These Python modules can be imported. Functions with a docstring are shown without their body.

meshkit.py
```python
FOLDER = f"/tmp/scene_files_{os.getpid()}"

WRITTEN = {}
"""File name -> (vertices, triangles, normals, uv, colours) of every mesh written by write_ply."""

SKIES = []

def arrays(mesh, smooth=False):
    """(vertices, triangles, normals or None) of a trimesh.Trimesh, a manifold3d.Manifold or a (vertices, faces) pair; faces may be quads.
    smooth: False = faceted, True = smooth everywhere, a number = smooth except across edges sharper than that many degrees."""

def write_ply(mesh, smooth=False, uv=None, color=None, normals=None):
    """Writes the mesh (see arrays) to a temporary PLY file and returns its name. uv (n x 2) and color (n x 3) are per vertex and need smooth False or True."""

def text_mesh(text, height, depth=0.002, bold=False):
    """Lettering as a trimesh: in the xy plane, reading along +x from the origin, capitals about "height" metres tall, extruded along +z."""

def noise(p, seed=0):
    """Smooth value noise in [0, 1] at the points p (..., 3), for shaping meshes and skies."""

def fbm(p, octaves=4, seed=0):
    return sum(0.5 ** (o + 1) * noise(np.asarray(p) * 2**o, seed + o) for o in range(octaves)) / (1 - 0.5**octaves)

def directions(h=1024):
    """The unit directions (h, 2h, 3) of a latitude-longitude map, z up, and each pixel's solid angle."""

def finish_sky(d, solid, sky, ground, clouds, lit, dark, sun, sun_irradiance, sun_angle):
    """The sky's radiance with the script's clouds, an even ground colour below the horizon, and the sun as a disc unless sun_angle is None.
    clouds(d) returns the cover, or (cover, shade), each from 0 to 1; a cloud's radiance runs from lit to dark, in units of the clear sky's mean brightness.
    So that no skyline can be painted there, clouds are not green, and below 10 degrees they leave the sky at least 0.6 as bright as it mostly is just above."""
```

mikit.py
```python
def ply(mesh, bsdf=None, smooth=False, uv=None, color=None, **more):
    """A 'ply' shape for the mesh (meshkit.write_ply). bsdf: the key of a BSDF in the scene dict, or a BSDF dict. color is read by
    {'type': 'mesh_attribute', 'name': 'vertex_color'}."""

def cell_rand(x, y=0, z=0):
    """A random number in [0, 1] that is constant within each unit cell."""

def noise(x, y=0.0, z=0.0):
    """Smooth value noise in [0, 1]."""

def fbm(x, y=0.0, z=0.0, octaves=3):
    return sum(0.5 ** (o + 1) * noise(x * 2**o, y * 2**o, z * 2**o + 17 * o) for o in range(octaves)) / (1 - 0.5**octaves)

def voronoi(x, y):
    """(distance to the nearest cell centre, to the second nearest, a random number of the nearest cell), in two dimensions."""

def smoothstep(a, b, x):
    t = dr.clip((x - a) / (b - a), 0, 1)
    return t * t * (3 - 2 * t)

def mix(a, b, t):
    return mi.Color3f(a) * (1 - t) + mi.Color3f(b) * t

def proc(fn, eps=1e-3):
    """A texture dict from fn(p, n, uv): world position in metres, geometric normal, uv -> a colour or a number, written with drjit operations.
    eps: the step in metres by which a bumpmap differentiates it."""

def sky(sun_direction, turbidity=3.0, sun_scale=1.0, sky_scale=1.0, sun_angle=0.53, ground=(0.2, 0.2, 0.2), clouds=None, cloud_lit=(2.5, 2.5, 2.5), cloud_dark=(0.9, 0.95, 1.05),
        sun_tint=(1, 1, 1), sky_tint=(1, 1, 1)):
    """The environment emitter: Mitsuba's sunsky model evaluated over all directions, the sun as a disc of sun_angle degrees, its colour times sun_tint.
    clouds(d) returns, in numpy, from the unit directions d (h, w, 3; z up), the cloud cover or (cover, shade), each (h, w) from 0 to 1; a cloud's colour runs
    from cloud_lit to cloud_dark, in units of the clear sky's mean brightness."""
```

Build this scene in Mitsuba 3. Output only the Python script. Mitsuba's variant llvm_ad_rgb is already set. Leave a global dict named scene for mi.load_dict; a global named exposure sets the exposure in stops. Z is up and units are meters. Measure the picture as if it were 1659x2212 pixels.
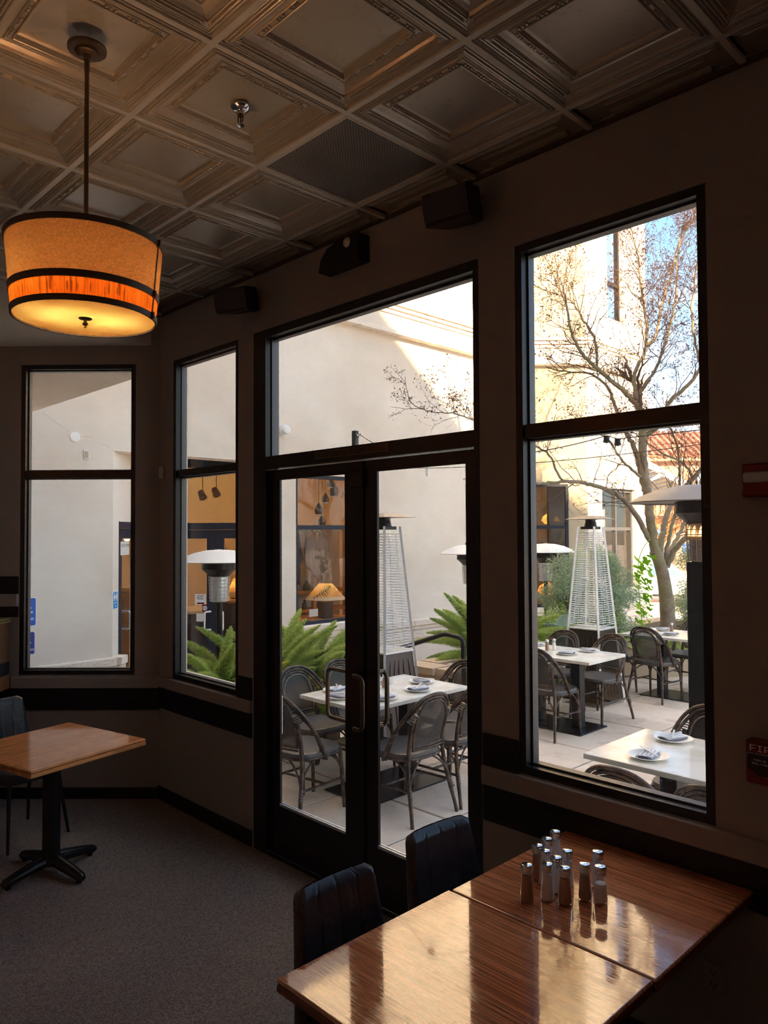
import math, random, numpy as np, trimesh, mitsuba as mi, drjit as dr
import mikit, meshkit
from shapely.geometry import Polygon
T = mi.ScalarTransform4f
PI = math.pi
S2 = math.sqrt(0.5)
scene, labels = {}, {}
random.seed(7)
R = np.random.default_rng(7)

# ------------------------------------------------------------------ camera, sky, sun, exposure
CAM = np.array([0.0, 0.0, 2.0])
FWD = np.array([-0.71400473, 0.69959292, 0.02769472])
UP = np.array([0.02310092, -0.01599447, 0.99960518])
scene['camera'] = {'type': 'perspective', 'fov': 54.37, 'fov_axis': 'x', 'near_clip': 0.05, 'far_clip': 500.0,
                   'to_world': T().look_at(origin=CAM.tolist(), target=(CAM + FWD).tolist(), up=UP.tolist())}
exposure = 0.36
SUN = (2.0, -1.0, 0.774)


def clouds(d):
    n = meshkit.fbm(d * np.array([2.2, 2.2, 4.5]) + 3.1, 5, 11)
    c = np.clip((n - 0.47) / 0.16, 0, 1) * 0.8
    return c, 0.15 * np.clip((n - 0.55) / 0.3, 0, 1)


SKY_K = 11.5
scene['sky'] = mikit.sky(SUN, turbidity=3.0, sun_scale=SKY_K * 1.05, sky_scale=SKY_K, sun_angle=0.8, ground=(0.25, 0.23, 0.21), clouds=clouds,
                         cloud_lit=(2.4, 2.4, 2.4), cloud_dark=(1.5, 1.55, 1.6), sky_tint=(0.92, 1.0, 1.08))

# ------------------------------------------------------------------ materials


def rgb(c):
    return {'type': 'rgb', 'value': [float(x) for x in c]}


def tex(c):
    return c if isinstance(c, dict) else rgb(c)


def pbr(key, color, rough=0.6, metal=0.0, spec=0.5, coat=0.0, sheen=0.0, bump=None, bscale=0.002, eta=None):
    d = {'type': 'principled', 'base_color': tex(color), 'roughness': rough if isinstance(rough, dict) else float(rough), 'metallic': float(metal),
         'specular': float(spec)}
    if eta:
        del d['specular']; d['eta'] = float(eta)
    if coat:
        d['clearcoat'] = float(coat); d['clearcoat_gloss'] = 0.95
    if sheen:
        d['sheen'] = float(sheen)
    if bump is not None:
        d = {'type': 'bumpmap', 'scale': float(bscale), 'tex': bump, 'bsdf': d}
    scene[key] = {'type': 'twosided', 'bsdf': d}


def leaf(key, color, trans=0.7):
    scene[key] = {'type': 'principledthin', 'base_color': rgb(color), 'roughness': 0.55, 'diff_trans': float(trans), 'spec_trans': 0.0, 'eta': 1.35}


N, FBM, VOR, SST, MIX, CR = mikit.noise, mikit.fbm, mikit.voronoi, mikit.smoothstep, mikit.mix, mikit.cell_rand


def t_carpet(p, n, uv):
    a = N(p.x * 420, p.y * 420, 3.0)
    b = N(p.x * 160, p.y * 160, 9.0)
    c = FBM(p.x * 1.3, p.y * 1.3, 1.0)
    return mi.Color3f(0.185, 0.162, 0.15) * (0.25 + 0.75 * a + 0.75 * b) * (0.75 + 0.5 * c)


def t_wall(p, n, uv):
    c = FBM(p.x * 2.0, p.y * 2.0, p.z * 2.0)
    f = FBM(p.x * 60, p.y * 60, p.z * 60, 2)
    return mi.Color3f(0.285, 0.245, 0.22) * (0.92 + 0.1 * c + 0.06 * f)


def wood(a, b, ca, cb, cc):
    # a: across the grain in metres, b: along it
    w = a * 1.0 + 0.006 * (FBM(a * 6, b * 1.2, 2.0) - 0.5)
    s = N(w * 290, b * 1.6, 0.0)
    s2 = N(w * 520, b * 5.0, 5.0)
    big = FBM(w * 14, b * 0.9, 7.0)
    t = SST(0.30, 0.74, 0.62 * s + 0.26 * s2 + 0.2 * big)
    pore = SST(0.62, 0.75, N(w * 380, b * 9.0, 11.0)) * 0.55
    return MIX(MIX(ca, cb, t), cc, pore)


def t_wood_near(p, n, uv):
    return wood(p.y, p.x, (0.40, 0.10, 0.034), (0.82, 0.31, 0.125), (0.11, 0.025, 0.009))


_c13, _s13 = math.cos(math.radians(13)), math.sin(math.radians(13))


def t_wood_left(p, n, uv):
    return wood(p.x * _c13 + p.y * _s13, p.y * _c13 - p.x * _s13, (0.78, 0.22, 0.055), (0.95, 0.40, 0.14), (0.36, 0.085, 0.02))


def t_wood_gloss(p, n, uv):
    return 0.035 + 0.06 * SST(0.45, 0.75, N(p.y * 380, p.x * 9, 11.0)) + 0.16 * FBM(p.x * 18, p.y * 40, 4.0) * SST(0.5, 0.8, FBM(p.x * 5, p.y * 5, 1.0))


def t_ceil(p, n, uv):
    c = FBM(p.x * 3, p.y * 3, 1.0)
    d = SST(0.70, 0.80, FBM(p.x * 30, p.y * 30, 3.0))
    return mi.Color3f(0.375, 0.32, 0.26) * (0.92 + 0.16 * c) * (1 - 0.12 * d)


def t_vent(p, n, uv):
    u = p.x * 190.0
    v = p.y * 190.0
    q = dr.sin(u * 2) * dr.sin(v * 2)
    m = FBM(p.x * 5, p.y * 5, 2.0)
    return mi.Color3f(0.17, 0.155, 0.15) * (0.25 + 0.75 * SST(-0.25, 0.15, q)) * (0.65 + 0.6 * m)


def t_stucco(p, n, uv):
    c = FBM(p.x * 0.7, p.y * 0.7, p.z * 0.7, 4)
    st = FBM(p.x * 3.0 + p.y * 3.0, p.z * 0.35, 2.0)
    f = FBM(p.x * 14, p.y * 14, p.z * 22, 2)
    return MIX((0.65, 0.575, 0.49), (0.74, 0.68, 0.605), SST(0.3, 0.7, c)) * (0.95 + 0.06 * st + 0.05 * f)


def t_stucco_b(p, n, uv):
    return 0.6 * FBM(p.x * 3.0, p.y * 3.0, p.z * 4.0, 4) + 0.1 * N(p.x * 60, p.y * 60, p.z * 60)


def t_stone(p, n, uv):
    w = FBM(p.x * 9, p.y * 9, p.z * 60)
    h = SST(0.60, 0.68, N(p.x * 42, p.y * 42, p.z * 95)) * SST(0.42, 0.6, FBM(p.x * 5, p.y * 5, p.z * 9))
    return MIX((0.66, 0.57, 0.47), (0.78, 0.72, 0.64), w) * (1 - 0.28 * h)


def t_paver(p, n, uv):
    c = FBM(p.x * 1.1, p.y * 1.1, 2.0, 4)
    cell = CR(dr.floor((p.x + 20.0) / 0.92), dr.floor((p.y + 20.0) / 0.92), 4)
    f = FBM(p.x * 25, p.y * 25, 1.0)
    st = SST(0.62, 0.72, FBM(p.x * 3.1, p.y * 3.1, 6.0, 4))
    return MIX((0.62, 0.50, 0.40), (0.74, 0.63, 0.53), SST(0.25, 0.75, c)) * (0.85 + 0.2 * cell + 0.12 * f) * (1 - 0.15 * st)


def t_quartz(p, n, uv):
    c = FBM(p.x * 9, p.y * 9, 3.0, 4)
    return MIX((0.72, 0.66, 0.56), (0.82, 0.78, 0.71), SST(0.3, 0.7, c))


def t_rattan(p, n, uv):
    c = FBM(p.x * 22, p.y * 22, p.z * 22)
    return MIX((0.024, 0.016, 0.013), (0.085, 0.05, 0.034), SST(0.35, 0.7, c))


def t_weave(p, n, uv):
    a = dr.sin(p.x * 620) * dr.sin(p.y * 620) * dr.sin(p.z * 620)
    return mi.Color3f(0.075, 0.072, 0.074) * (0.9 + 0.5 * a + 0.3 * FBM(p.x * 80, p.y * 80, p.z * 80))


def t_leather(p, n, uv):
    c = FBM(p.x * 7, p.y * 7, p.z * 7)
    s = SST(0.62, 0.75, FBM(p.x * 30, p.y * 30, p.z * 18))
    return mi.Color3f(0.022, 0.024, 0.030) * (0.7 + 0.7 * c) * (1 + 0.6 * s)


def t_leather_b(p, n, uv):
    return FBM(p.x * 9, p.y * 9, p.z * 6, 3) + 0.12 * N(p.x * 400, p.y * 400, p.z * 400)


def t_shade(p, n, uv):
    a = N(p.x * 380, p.y * 380, p.z * 190)
    b = N(p.x * 150, p.y * 150, p.z * 420)
    return mi.Color3f(0.40, 0.20, 0.072) * (0.6 + 0.5 * a + 0.35 * b)


def t_band(p, n, uv):
    ang = dr.atan2(p.y - 1.044, p.x + 2.514)
    a = N(ang * 90, p.z * 14, 1.0)
    s = SST(0.74, 0.84, N(ang * 55, p.z * 22, 8.0))
    return mi.Color3f(0.74, 0.145, 0.016) * (0.55 + 0.75 * a) * (1 - 0.65 * s)


def t_bark(p, n, uv):
    c = FBM(p.x * 9, p.y * 9, p.z * 7, 3)
    m = SST(0.45, 0.65, FBM(p.x * 4, p.y * 4, p.z * 3 + 5))
    return MIX(MIX((0.13, 0.095, 0.07), (0.32, 0.27, 0.21), c), (0.20, 0.20, 0.10), 0.5 * m) * (0.8 + 0.4 * N(p.x * 50, p.y * 50, p.z * 90))


def t_roof(p, n, uv):
    c = CR(dr.floor(p.x * 3.3), dr.floor(p.y * 3.3), dr.floor(p.z * 5.0))
    return MIX((0.26, 0.095, 0.06), (0.42, 0.20, 0.14), c)


def t_band_black(p, n, uv):
    s = N(p.x * 3 + p.y * 3, p.z * 160, 2.0)
    return mi.Color3f(0.007, 0.007, 0.008) * (0.6 + 0.8 * s)


pbr('m_carpet', mikit.proc(t_carpet), 0.95, spec=0.1)
pbr('m_wall', mikit.proc(t_wall), 0.75, spec=0.25)
pbr('m_wall_plain', (0.30, 0.25, 0.2), 0.85, spec=0.2)
pbr('m_ceil', mikit.proc(t_ceil), 0.30, metal=0.35, spec=0.6)
pbr('m_bounce_wall', (0.80, 0.74, 0.66), 0.8, spec=0.2)  # pale colour chosen so the unseen walls bounce light
pbr('m_grid', (0.52, 0.45, 0.38), 0.4, metal=0.1)
pbr('m_vent', mikit.proc(t_vent), 0.6)
pbr('m_wood_near', mikit.proc(t_wood_near), mikit.proc(t_wood_gloss), eta=2.05, coat=1.0)
pbr('m_wood_left', mikit.proc(t_wood_left), 0.09, spec=0.12, coat=0.15)
pbr('m_wood_edge', (0.085, 0.024, 0.009), 0.35, coat=0.4)
pbr('m_wood_cab', (0.10, 0.042, 0.016), 0.5, spec=0.25)
pbr('m_band', mikit.proc(t_band_black), 0.45, spec=0.2)
pbr('m_black', (0.008, 0.008, 0.009), 0.4, spec=0.25)
pbr('m_frame', (0.008, 0.008, 0.010), 0.32, spec=0.3)
pbr('m_gasket', (0.07, 0.07, 0.075), 0.35, metal=0.3)
pbr('m_blackmetal', (0.010, 0.010, 0.012), 0.28, spec=0.3)
pbr('m_leather', mikit.proc(t_leather), 0.30, spec=0.42, bump=mikit.proc(t_leather_b), bscale=0.0025)
pbr('m_chrome', (0.80, 0.80, 0.82), 0.12, metal=1.0)
pbr('m_steel', (0.72, 0.74, 0.77), 0.38, metal=0.75)
pbr('m_bronze', (0.09, 0.065, 0.045), 0.32, metal=0.8)
pbr('m_trim', (0.035, 0.022, 0.014), 0.6)
pbr('m_stucco', mikit.proc(t_stucco), 0.9, spec=0.15, bump=mikit.proc(t_stucco_b), bscale=0.02)
pbr('m_stone', mikit.proc(t_stone), 0.8, spec=0.2)
pbr('m_cream', (0.43, 0.365, 0.27), 0.85, spec=0.15)  # darker than m_stucco: weaker sunlight on the angled face put into the colour
pbr('m_paver', mikit.proc(t_paver), 0.75, spec=0.25)
pbr('m_grout', (0.12, 0.10, 0.085), 0.9)
pbr('m_quartz', mikit.proc(t_quartz), 0.12, spec=0.5)
pbr('m_rattan', mikit.proc(t_rattan), 0.35, spec=0.5)
pbr('m_weave', mikit.proc(t_weave), 0.42, spec=0.5)
pbr('m_braid', (0.20, 0.19, 0.19), 0.5)
pbr('m_wrap', (0.10, 0.085, 0.08), 0.4)
pbr('m_china', (0.80, 0.78, 0.74), 0.2, spec=0.5)
pbr('m_napkin', (0.44, 0.45, 0.51), 0.85)
pbr('m_napkin2', (0.74, 0.75, 0.78), 0.85)
pbr('m_bark', mikit.proc(t_bark), 0.85, spec=0.2)
pbr('m_twig', (0.10, 0.065, 0.05), 0.85, spec=0.2)
pbr('m_roof', mikit.proc(t_roof), 0.8)
pbr('m_white', (0.75, 0.75, 0.74), 0.6)
pbr('m_offwhite', (0.60, 0.57, 0.53), 0.55)
pbr('m_plate_beige', (0.30, 0.25, 0.20), 0.5)  # pale plate darkened: its shaded spot is put into the colour
pbr('m_red', (0.12, 0.007, 0.010), 0.4, spec=0.3)
pbr('m_blue', (0.02, 0.10, 0.50), 0.35)
pbr('m_blue_dark', (0.025, 0.045, 0.28), 0.35)
pbr('m_blue_light', (0.02, 0.22, 0.52), 0.4)
pbr('m_navy', (0.020, 0.026, 0.042), 0.4, spec=0.2)
pbr('m_beige', (0.45, 0.35, 0.25), 0.8)
pbr('m_tan', (0.58, 0.44, 0.28), 0.8)
pbr('m_olive', (0.15, 0.11, 0.04), 0.5, spec=0.25)
pbr('m_pinkish_wood', (0.17, 0.065, 0.024), 0.5, spec=0.25)
pbr('m_orangewood', (0.34, 0.15, 0.05), 0.5)
pbr('m_darkgoods', (0.03, 0.026, 0.026), 0.7)
pbr('m_dim', (0.05, 0.04, 0.034), 0.7)
pbr('m_screen', (0.22, 0.19, 0.165), 0.55, metal=0.4)
pbr('m_greyframe', (0.07, 0.07, 0.08), 0.5)
pbr('m_pepper', (0.30, 0.17, 0.11), 0.8)
pbr('m_salt', (0.85, 0.80, 0.77), 0.8)
pbr('m_rock', (0.46, 0.38, 0.31), 0.85)
pbr('m_soil', (0.10, 0.075, 0.055), 0.95)
pbr('m_plum', (0.075, 0.055, 0.055), 0.35, metal=0.3)
pbr('m_greydome', (0.24, 0.21, 0.19), 0.4, metal=0.2)
pbr('m_whitedome', (0.80, 0.80, 0.78), 0.35)
pbr('m_cable', (0.02, 0.02, 0.02), 0.6)
scene['m_pane_shop'] = {'type': 'thindielectric', 'int_ior': 1.22, 'ext_ior': 1.0}
scene['m_pane'] = {'type': 'thindielectric', 'int_ior': 1.5, 'ext_ior': 1.0}
scene['m_glass'] = {'type': 'dielectric', 'int_ior': 1.5, 'ext_ior': 1.0}
leaf('m_fern', (0.52, 0.62, 0.20), 0.9)
leaf('m_fern_dark', (0.40, 0.52, 0.16), 0.9)
leaf('m_fern_yellow', (0.75, 0.66, 0.10), 0.9)
leaf('m_shrub', (0.36, 0.45, 0.30), 0.8)
leaf('m_shrub_light', (0.42, 0.55, 0.18), 0.9)
leaf('m_vine', (0.36, 0.62, 0.07), 1.1)
leaf('m_agave', (0.58, 0.70, 0.64), 0.5)
leaf('m_dryleaf', (0.14, 0.075, 0.055), 0.4)
leaf('m_pink', (0.75, 0.05, 0.20), 0.6)

# ------------------------------------------------------------------ helpers


def numbered(key):
    if key not in scene and key not in labels:
        return key
    i = 1
    while f'{key}_{i:03d}' in scene or f'{key}_{i:03d}' in labels:
        i += 1
    return f'{key}_{i:03d}'


def thing(name, label=None, cat=None, group=None, kind=None):
    key = numbered(name)
    labels[key] = {}
    if label: labels[key]['label'] = label
    if cat: labels[key]['category'] = cat
    if group: labels[key]['group'] = group
    if kind: labels[key]['kind'] = kind
    return key


def part(parent, name, shape, M=None, label=None, kind=None):
    key = numbered(parent + '__' + name)
    d = dict(shape)
    if M is not None:
        d['to_world'] = M
    scene[key] = d
    if label or kind:
        labels[key] = {}
        if label: labels[key]['label'] = label
        if kind: labels[key]['kind'] = kind
    return key


def solo(name, shape, label=None, cat=None, group=None, kind=None, M=None):
    key = thing(name, label, cat, group, kind)
    d = dict(shape)
    if M is not None:
        d['to_world'] = M
    scene[key] = d
    return key


def cat_(ms):
    return trimesh.util.concatenate(ms)


def box(x0, x1, y0, y1, z0, z1):
    m = trimesh.creation.box(extents=(abs(x1 - x0), abs(y1 - y0), abs(z1 - z0)))
    m.apply_translation(((x0 + x1) / 2, (y0 + y1) / 2, (z0 + z1) / 2))
    return m


def rbox(x0, x1, y0, y1, z0, z1, b=0.004):
    x0, x1, y0, y1, z0, z1 = min(x0, x1), max(x0, x1), min(y0, y1), max(y0, y1), min(z0, z1), max(z0, z1)
    b = min(b, 0.45 * min(x1 - x0, y1 - y0, z1 - z0))
    pts = []
    for x, sx in ((x0, 1), (x1, -1)):
        for y, sy in ((y0, 1), (y1, -1)):
            for z, sz in ((z0, 1), (z1, -1)):
                pts += [(x + sx * b, y + sy * b, z), (x + sx * b, y, z + sz * b), (x, y + sy * b, z + sz * b)]
    return trimesh.convex.convex_hull(np.array(pts))


def frames(P, closed=False):
    P = np.asarray(P, float)
    t = np.gradient(P, axis=0)
    if closed:
        t = np.roll(P, -1, 0) - np.roll(P, 1, 0)
    t /= np.linalg.norm(t, axis=1, keepdims=True) + 1e-12
    a = np.zeros_like(P)
    ref = np.array([0, 0, 1.0]) if abs(t[0, 2]) < 0.9 else np.array([1.0, 0, 0])
    v = np.cross(t[0], ref); v /= np.linalg.norm(v)
    for i in range(len(P)):
        v = v - t[i] * (v @ t[i]); v /= np.linalg.norm(v) + 1e-12
        a[i] = v
    return t, a, np.cross(t, a)


def tube(P, r, n=8, closed=False, ry=None):
    P = np.asarray(P, float)
    t, a, b = frames(P, closed)
    r = np.broadcast_to(np.asarray(r, float), (len(P),))
    rb = r if ry is None else np.broadcast_to(np.asarray(ry, float), (len(P),))
    ang = np.arange(n) * 2 * PI / n
    V = P[:, None] + r[:, None, None] * np.cos(ang)[None, :, None] * a[:, None] + rb[:, None, None] * np.sin(ang)[None, :, None] * b[:, None]
    m = len(P)
    F = []
    for i in range(m if closed else m - 1):
        i2 = (i + 1) % m
        for j in range(n):
            j2 = (j + 1) % n
            F += [(i * n + j, i * n + j2, i2 * n + j2), (i * n + j, i2 * n + j2, i2 * n + j)]
    V = V.reshape(-1, 3)
    if not closed:
        V = np.vstack([V, P[0], P[-1]])
        for j in range(n):
            j2 = (j + 1) % n
            F += [(m * n, j2, j), (m * n + 1, (m - 1) * n + j, (m - 1) * n + j2)]
    return trimesh.Trimesh(V, F, process=False)


def spline(P, n):
    from scipy.interpolate import CubicSpline
    P = np.asarray(P, float)
    d = np.r_[0, np.cumsum(np.linalg.norm(np.diff(P, axis=0), axis=1))]
    return CubicSpline(d, P)(np.linspace(0, d[-1], n))


def lathe(prof, n=24, cap=True):
    prof = np.asarray(prof, float)
    ang = np.arange(n) * 2 * PI / n
    m = len(prof)
    V = np.stack([prof[:, 0, None] * np.cos(ang), prof[:, 0, None] * np.sin(ang), np.broadcast_to(prof[:, 1, None], (m, n))], -1).reshape(-1, 3)
    F = []
    for i in range(m - 1):
        for j in range(n):
            j2 = (j + 1) % n
            F += [(i * n + j, i * n + j2, (i + 1) * n + j2), (i * n + j, (i + 1) * n + j2, (i + 1) * n + j)]
    if cap:
        V = np.vstack([V, [0, 0, prof[0, 1]], [0, 0, prof[-1, 1]]])
        for j in range(n):
            j2 = (j + 1) % n
            F += [(m * n, j2, j), (m * n + 1, (m - 1) * n + j, (m - 1) * n + j2)]
    return trimesh.Trimesh(V, F, process=False)


def prism(poly, h, z0=0.0):
    m = trimesh.creation.extrude_polygon(Polygon(poly), h, engine='earcut')
    m.apply_translation((0, 0, z0))
    return m


def xf(m, M):
    m = m.copy(); m.apply_transform(np.asarray(M, float)); return m


def mat(cols, o):
    M = np.eye(4)
    M[:3, 0], M[:3, 1], M[:3, 2] = cols
    M[:3, 3] = o
    return M


def place(x, y, z=0.0, deg=0.0, s=1.0):
    return T().translate([float(x), float(y), float(z)]).rotate([0, 0, 1], float(deg)).scale(float(s))


def text(s, h, o, xdir, ydir, depth=0.002, width=None, bold=False):
    m = meshkit.text_mesh(s, h, depth, bold)
    if width:
        b = m.bounds
        m.apply_scale((width / (b[1, 0] - b[0, 0]), 1, 1))
    x = np.asarray(xdir, float); y = np.asarray(ydir, float)
    return xf(m, mat((x, y, np.cross(x, y)), o))


def sheet(P00, P10, P11, P01):
    return trimesh.Trimesh(np.array([P00, P10, P11, P01], float), [(0, 1, 2), (0, 2, 3)], process=False)


def bend(P, n=5, rr=.07):
    P = [np.array(p, float) for p in P]
    out = [P[0]]
    for a, b_, c in zip(P[:-2], P[1:-1], P[2:]):
        u_ = (a - b_) / np.linalg.norm(a - b_) * rr; w_ = (c - b_) / np.linalg.norm(c - b_) * rr
        for q in np.linspace(0, 1, n): out.append(b_ + u_ * (1 - q) ** 2 + w_ * q ** 2)
    out.append(P[-1]); return np.array(out)


PL = mikit.ply
# ================================================================== the room
YW = 2.776          # inner face of the window wall
YO = 2.876           # its outer face
ZC = 3.672          # ceiling grid
XC = -5.28          # corner with the angled wall on the left
XR, YB = 2.2, -2.9  # unseen walls behind the camera, set close to bounce light

# angled wall frame: s runs along the wall away from the corner, d outwards
LS, LD = np.array([-S2, -S2, 0]), np.array([-S2, S2, 0])
LO = np.array([XC, YW, 0.0])
ML = mat((LS, LD, (0, 0, 1)), LO)     # (s, d, z) -> world  (left handed, only for boxes)


def lbox(s0, s1, d0, d1, z0, z1, b=0.0):
    m = rbox(s0, s1, d0, d1, z0, z1, b) if b else box(s0, s1, d0, d1, z0, z1)
    m = xf(m, ML); m.invert(); return m


SEND = 4.2
XL = XC - SEND * S2
YL = YW - SEND * S2

# floor
fl = thing('floor', 'dark grey brown speckled loop pile carpet', None, kind='structure')
scene[fl] = PL(prism([(XC, YW), (XL, YL), (XL, YB), (XR, YB), (XR, YW)], 0.06, -0.06), 'm_carpet')


def wall(name, mesh, m, label):
    return solo(name, PL(mesh, m), label, None, kind='structure')


D0, D1 = -4.03, -2.19        # door opening
W20, W21 = -5.08, -4.213     # window_2
W30, W31 = -1.98, -1.12      # window_3
ZB, ZT = 0.93, 3.295
front = [box(XC - 0.3, W20, YW, YO, 0, ZC + .1), box(W20, W21, YW, YO, 0, ZB), box(W20, W21, YW, YO, ZT, ZC + .1), box(W21, D0, YW, YO, 0, ZC + .1),
         box(D0, D1, YW, YO, ZT, ZC + .1), box(D1, W30, YW, YO, 0, ZC + .1), box(W30, W31, YW, YO, 0, ZB), box(W30, W31, YW, YO, ZT, ZC + .1),
         box(W31, XR, YW, YO, 0, ZC + .1)]
# the first pier is mitred against the angled wall
front[0] = prism([(XC, YW), (W20, YW), (W20, YO), (XC - 0.0414, YO)], ZC + .1)
wf = wall('wall_front', cat_(front), 'm_wall', 'taupe painted wall with the tall windows and glass doors')
L0, L1 = 0.19, 1.075
lw = [box(0, L0, 0, .10, 0, ZC + .1), box(L0, L1, 0, .10, 0, ZB), box(L0, L1, 0, .10, ZT + .01, ZC + .1), box(L1, SEND, 0, .10, 0, ZC + .1)]
lw = [xf(m, ML) for m in lw]
for m in lw: m.invert()
wl = wall('wall_left', cat_(lw), 'm_wall', 'angled taupe painted wall left of the glass doors')
wall('wall_side', box(XL - .15, XL, YB, YL, 0, ZC + .1), 'm_bounce_wall', 'unseen side wall, pale to bounce light into the room')
wall('wall_back', box(XL, XR, YB - .15, YB, 0, ZC + .1), 'm_bounce_wall', 'unseen back wall, pale to bounce light into the room')
wall('wall_right', box(XR, XR + .15, YB, YW, 0, ZC + .1), 'm_bounce_wall', 'unseen right wall, pale to bounce light into the room')

# ---- wall bands, aprons and baseboards
t = thing('trim_1', 'black wood bands and taupe rails below the windows of the front wall', None, kind='structure')
part(t, 'black_band', PL(cat_([rbox(XC + .0, D0 - .02, YW - .012, YW, .685, .845, .002)]), 'm_band'))
part(t, 'black_band', PL(rbox(W21, D0 - .02, YW - .012, YW, .92, 1.068, .002), 'm_band'))
part(t, 'black_band', PL(rbox(D1 + .012, W30, YW - .012, YW, .922, 1.072, .002), 'm_band'))
part(t, 'black_band', PL(rbox(D1 + .012, XR, YW - .012, YW, .675, .842, .002), 'm_band'))
part(t, 'apron_rail', PL(rbox(XC, D0 - .02, YW - .026, YW, .845, .926, .004), 'm_wall'))
part(t, 'apron_rail', PL(rbox(D1 + .012, XR, YW - .026, YW, .842, .926, .004), 'm_wall'))
t = thing('trim_2', 'black wood bands and taupe rails on the angled left wall', None, kind='structure')
part(t, 'black_band', PL(lbox(0, SEND, -.012, 0, .665, .832, .002), 'm_band'))
part(t, 'apron_rail', PL(lbox(0, 1.13, -.026, 0, .832, .917, .004), 'm_wall'))
part(t, 'black_band', PL(lbox(L1 + .004, SEND, -.012, 0, 1.546, 1.68, .002), 'm_band'))
part(t, 'apron_rail', PL(lbox(L1 + .004, SEND, -.028, 0, 1.451, 1.546, .004), 'm_wall'))
part(t, 'black_band', PL(lbox(L1 + .004, SEND, -.012, 0, 1.372, 1.451, .002), 'm_band'))
t = thing('baseboard_front', 'black baseboard under the window wall', None, kind='structure')
part(t, 'board', PL(cat_([rbox(XC, D0 - .02, YW - .014, YW, 0, .10, .003)]), 'm_black'))
part(t, 'board', PL(cat_([rbox(D1, XR, YW - .014, YW, 0, .10, .003)]), 'm_black'))
t = thing('baseboard_left', 'black baseboard under the angled wall', None, kind='structure')
part(t, 'board', PL(lbox(0, SEND, -.014, 0, 0, .083, .003), 'm_black'))


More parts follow.
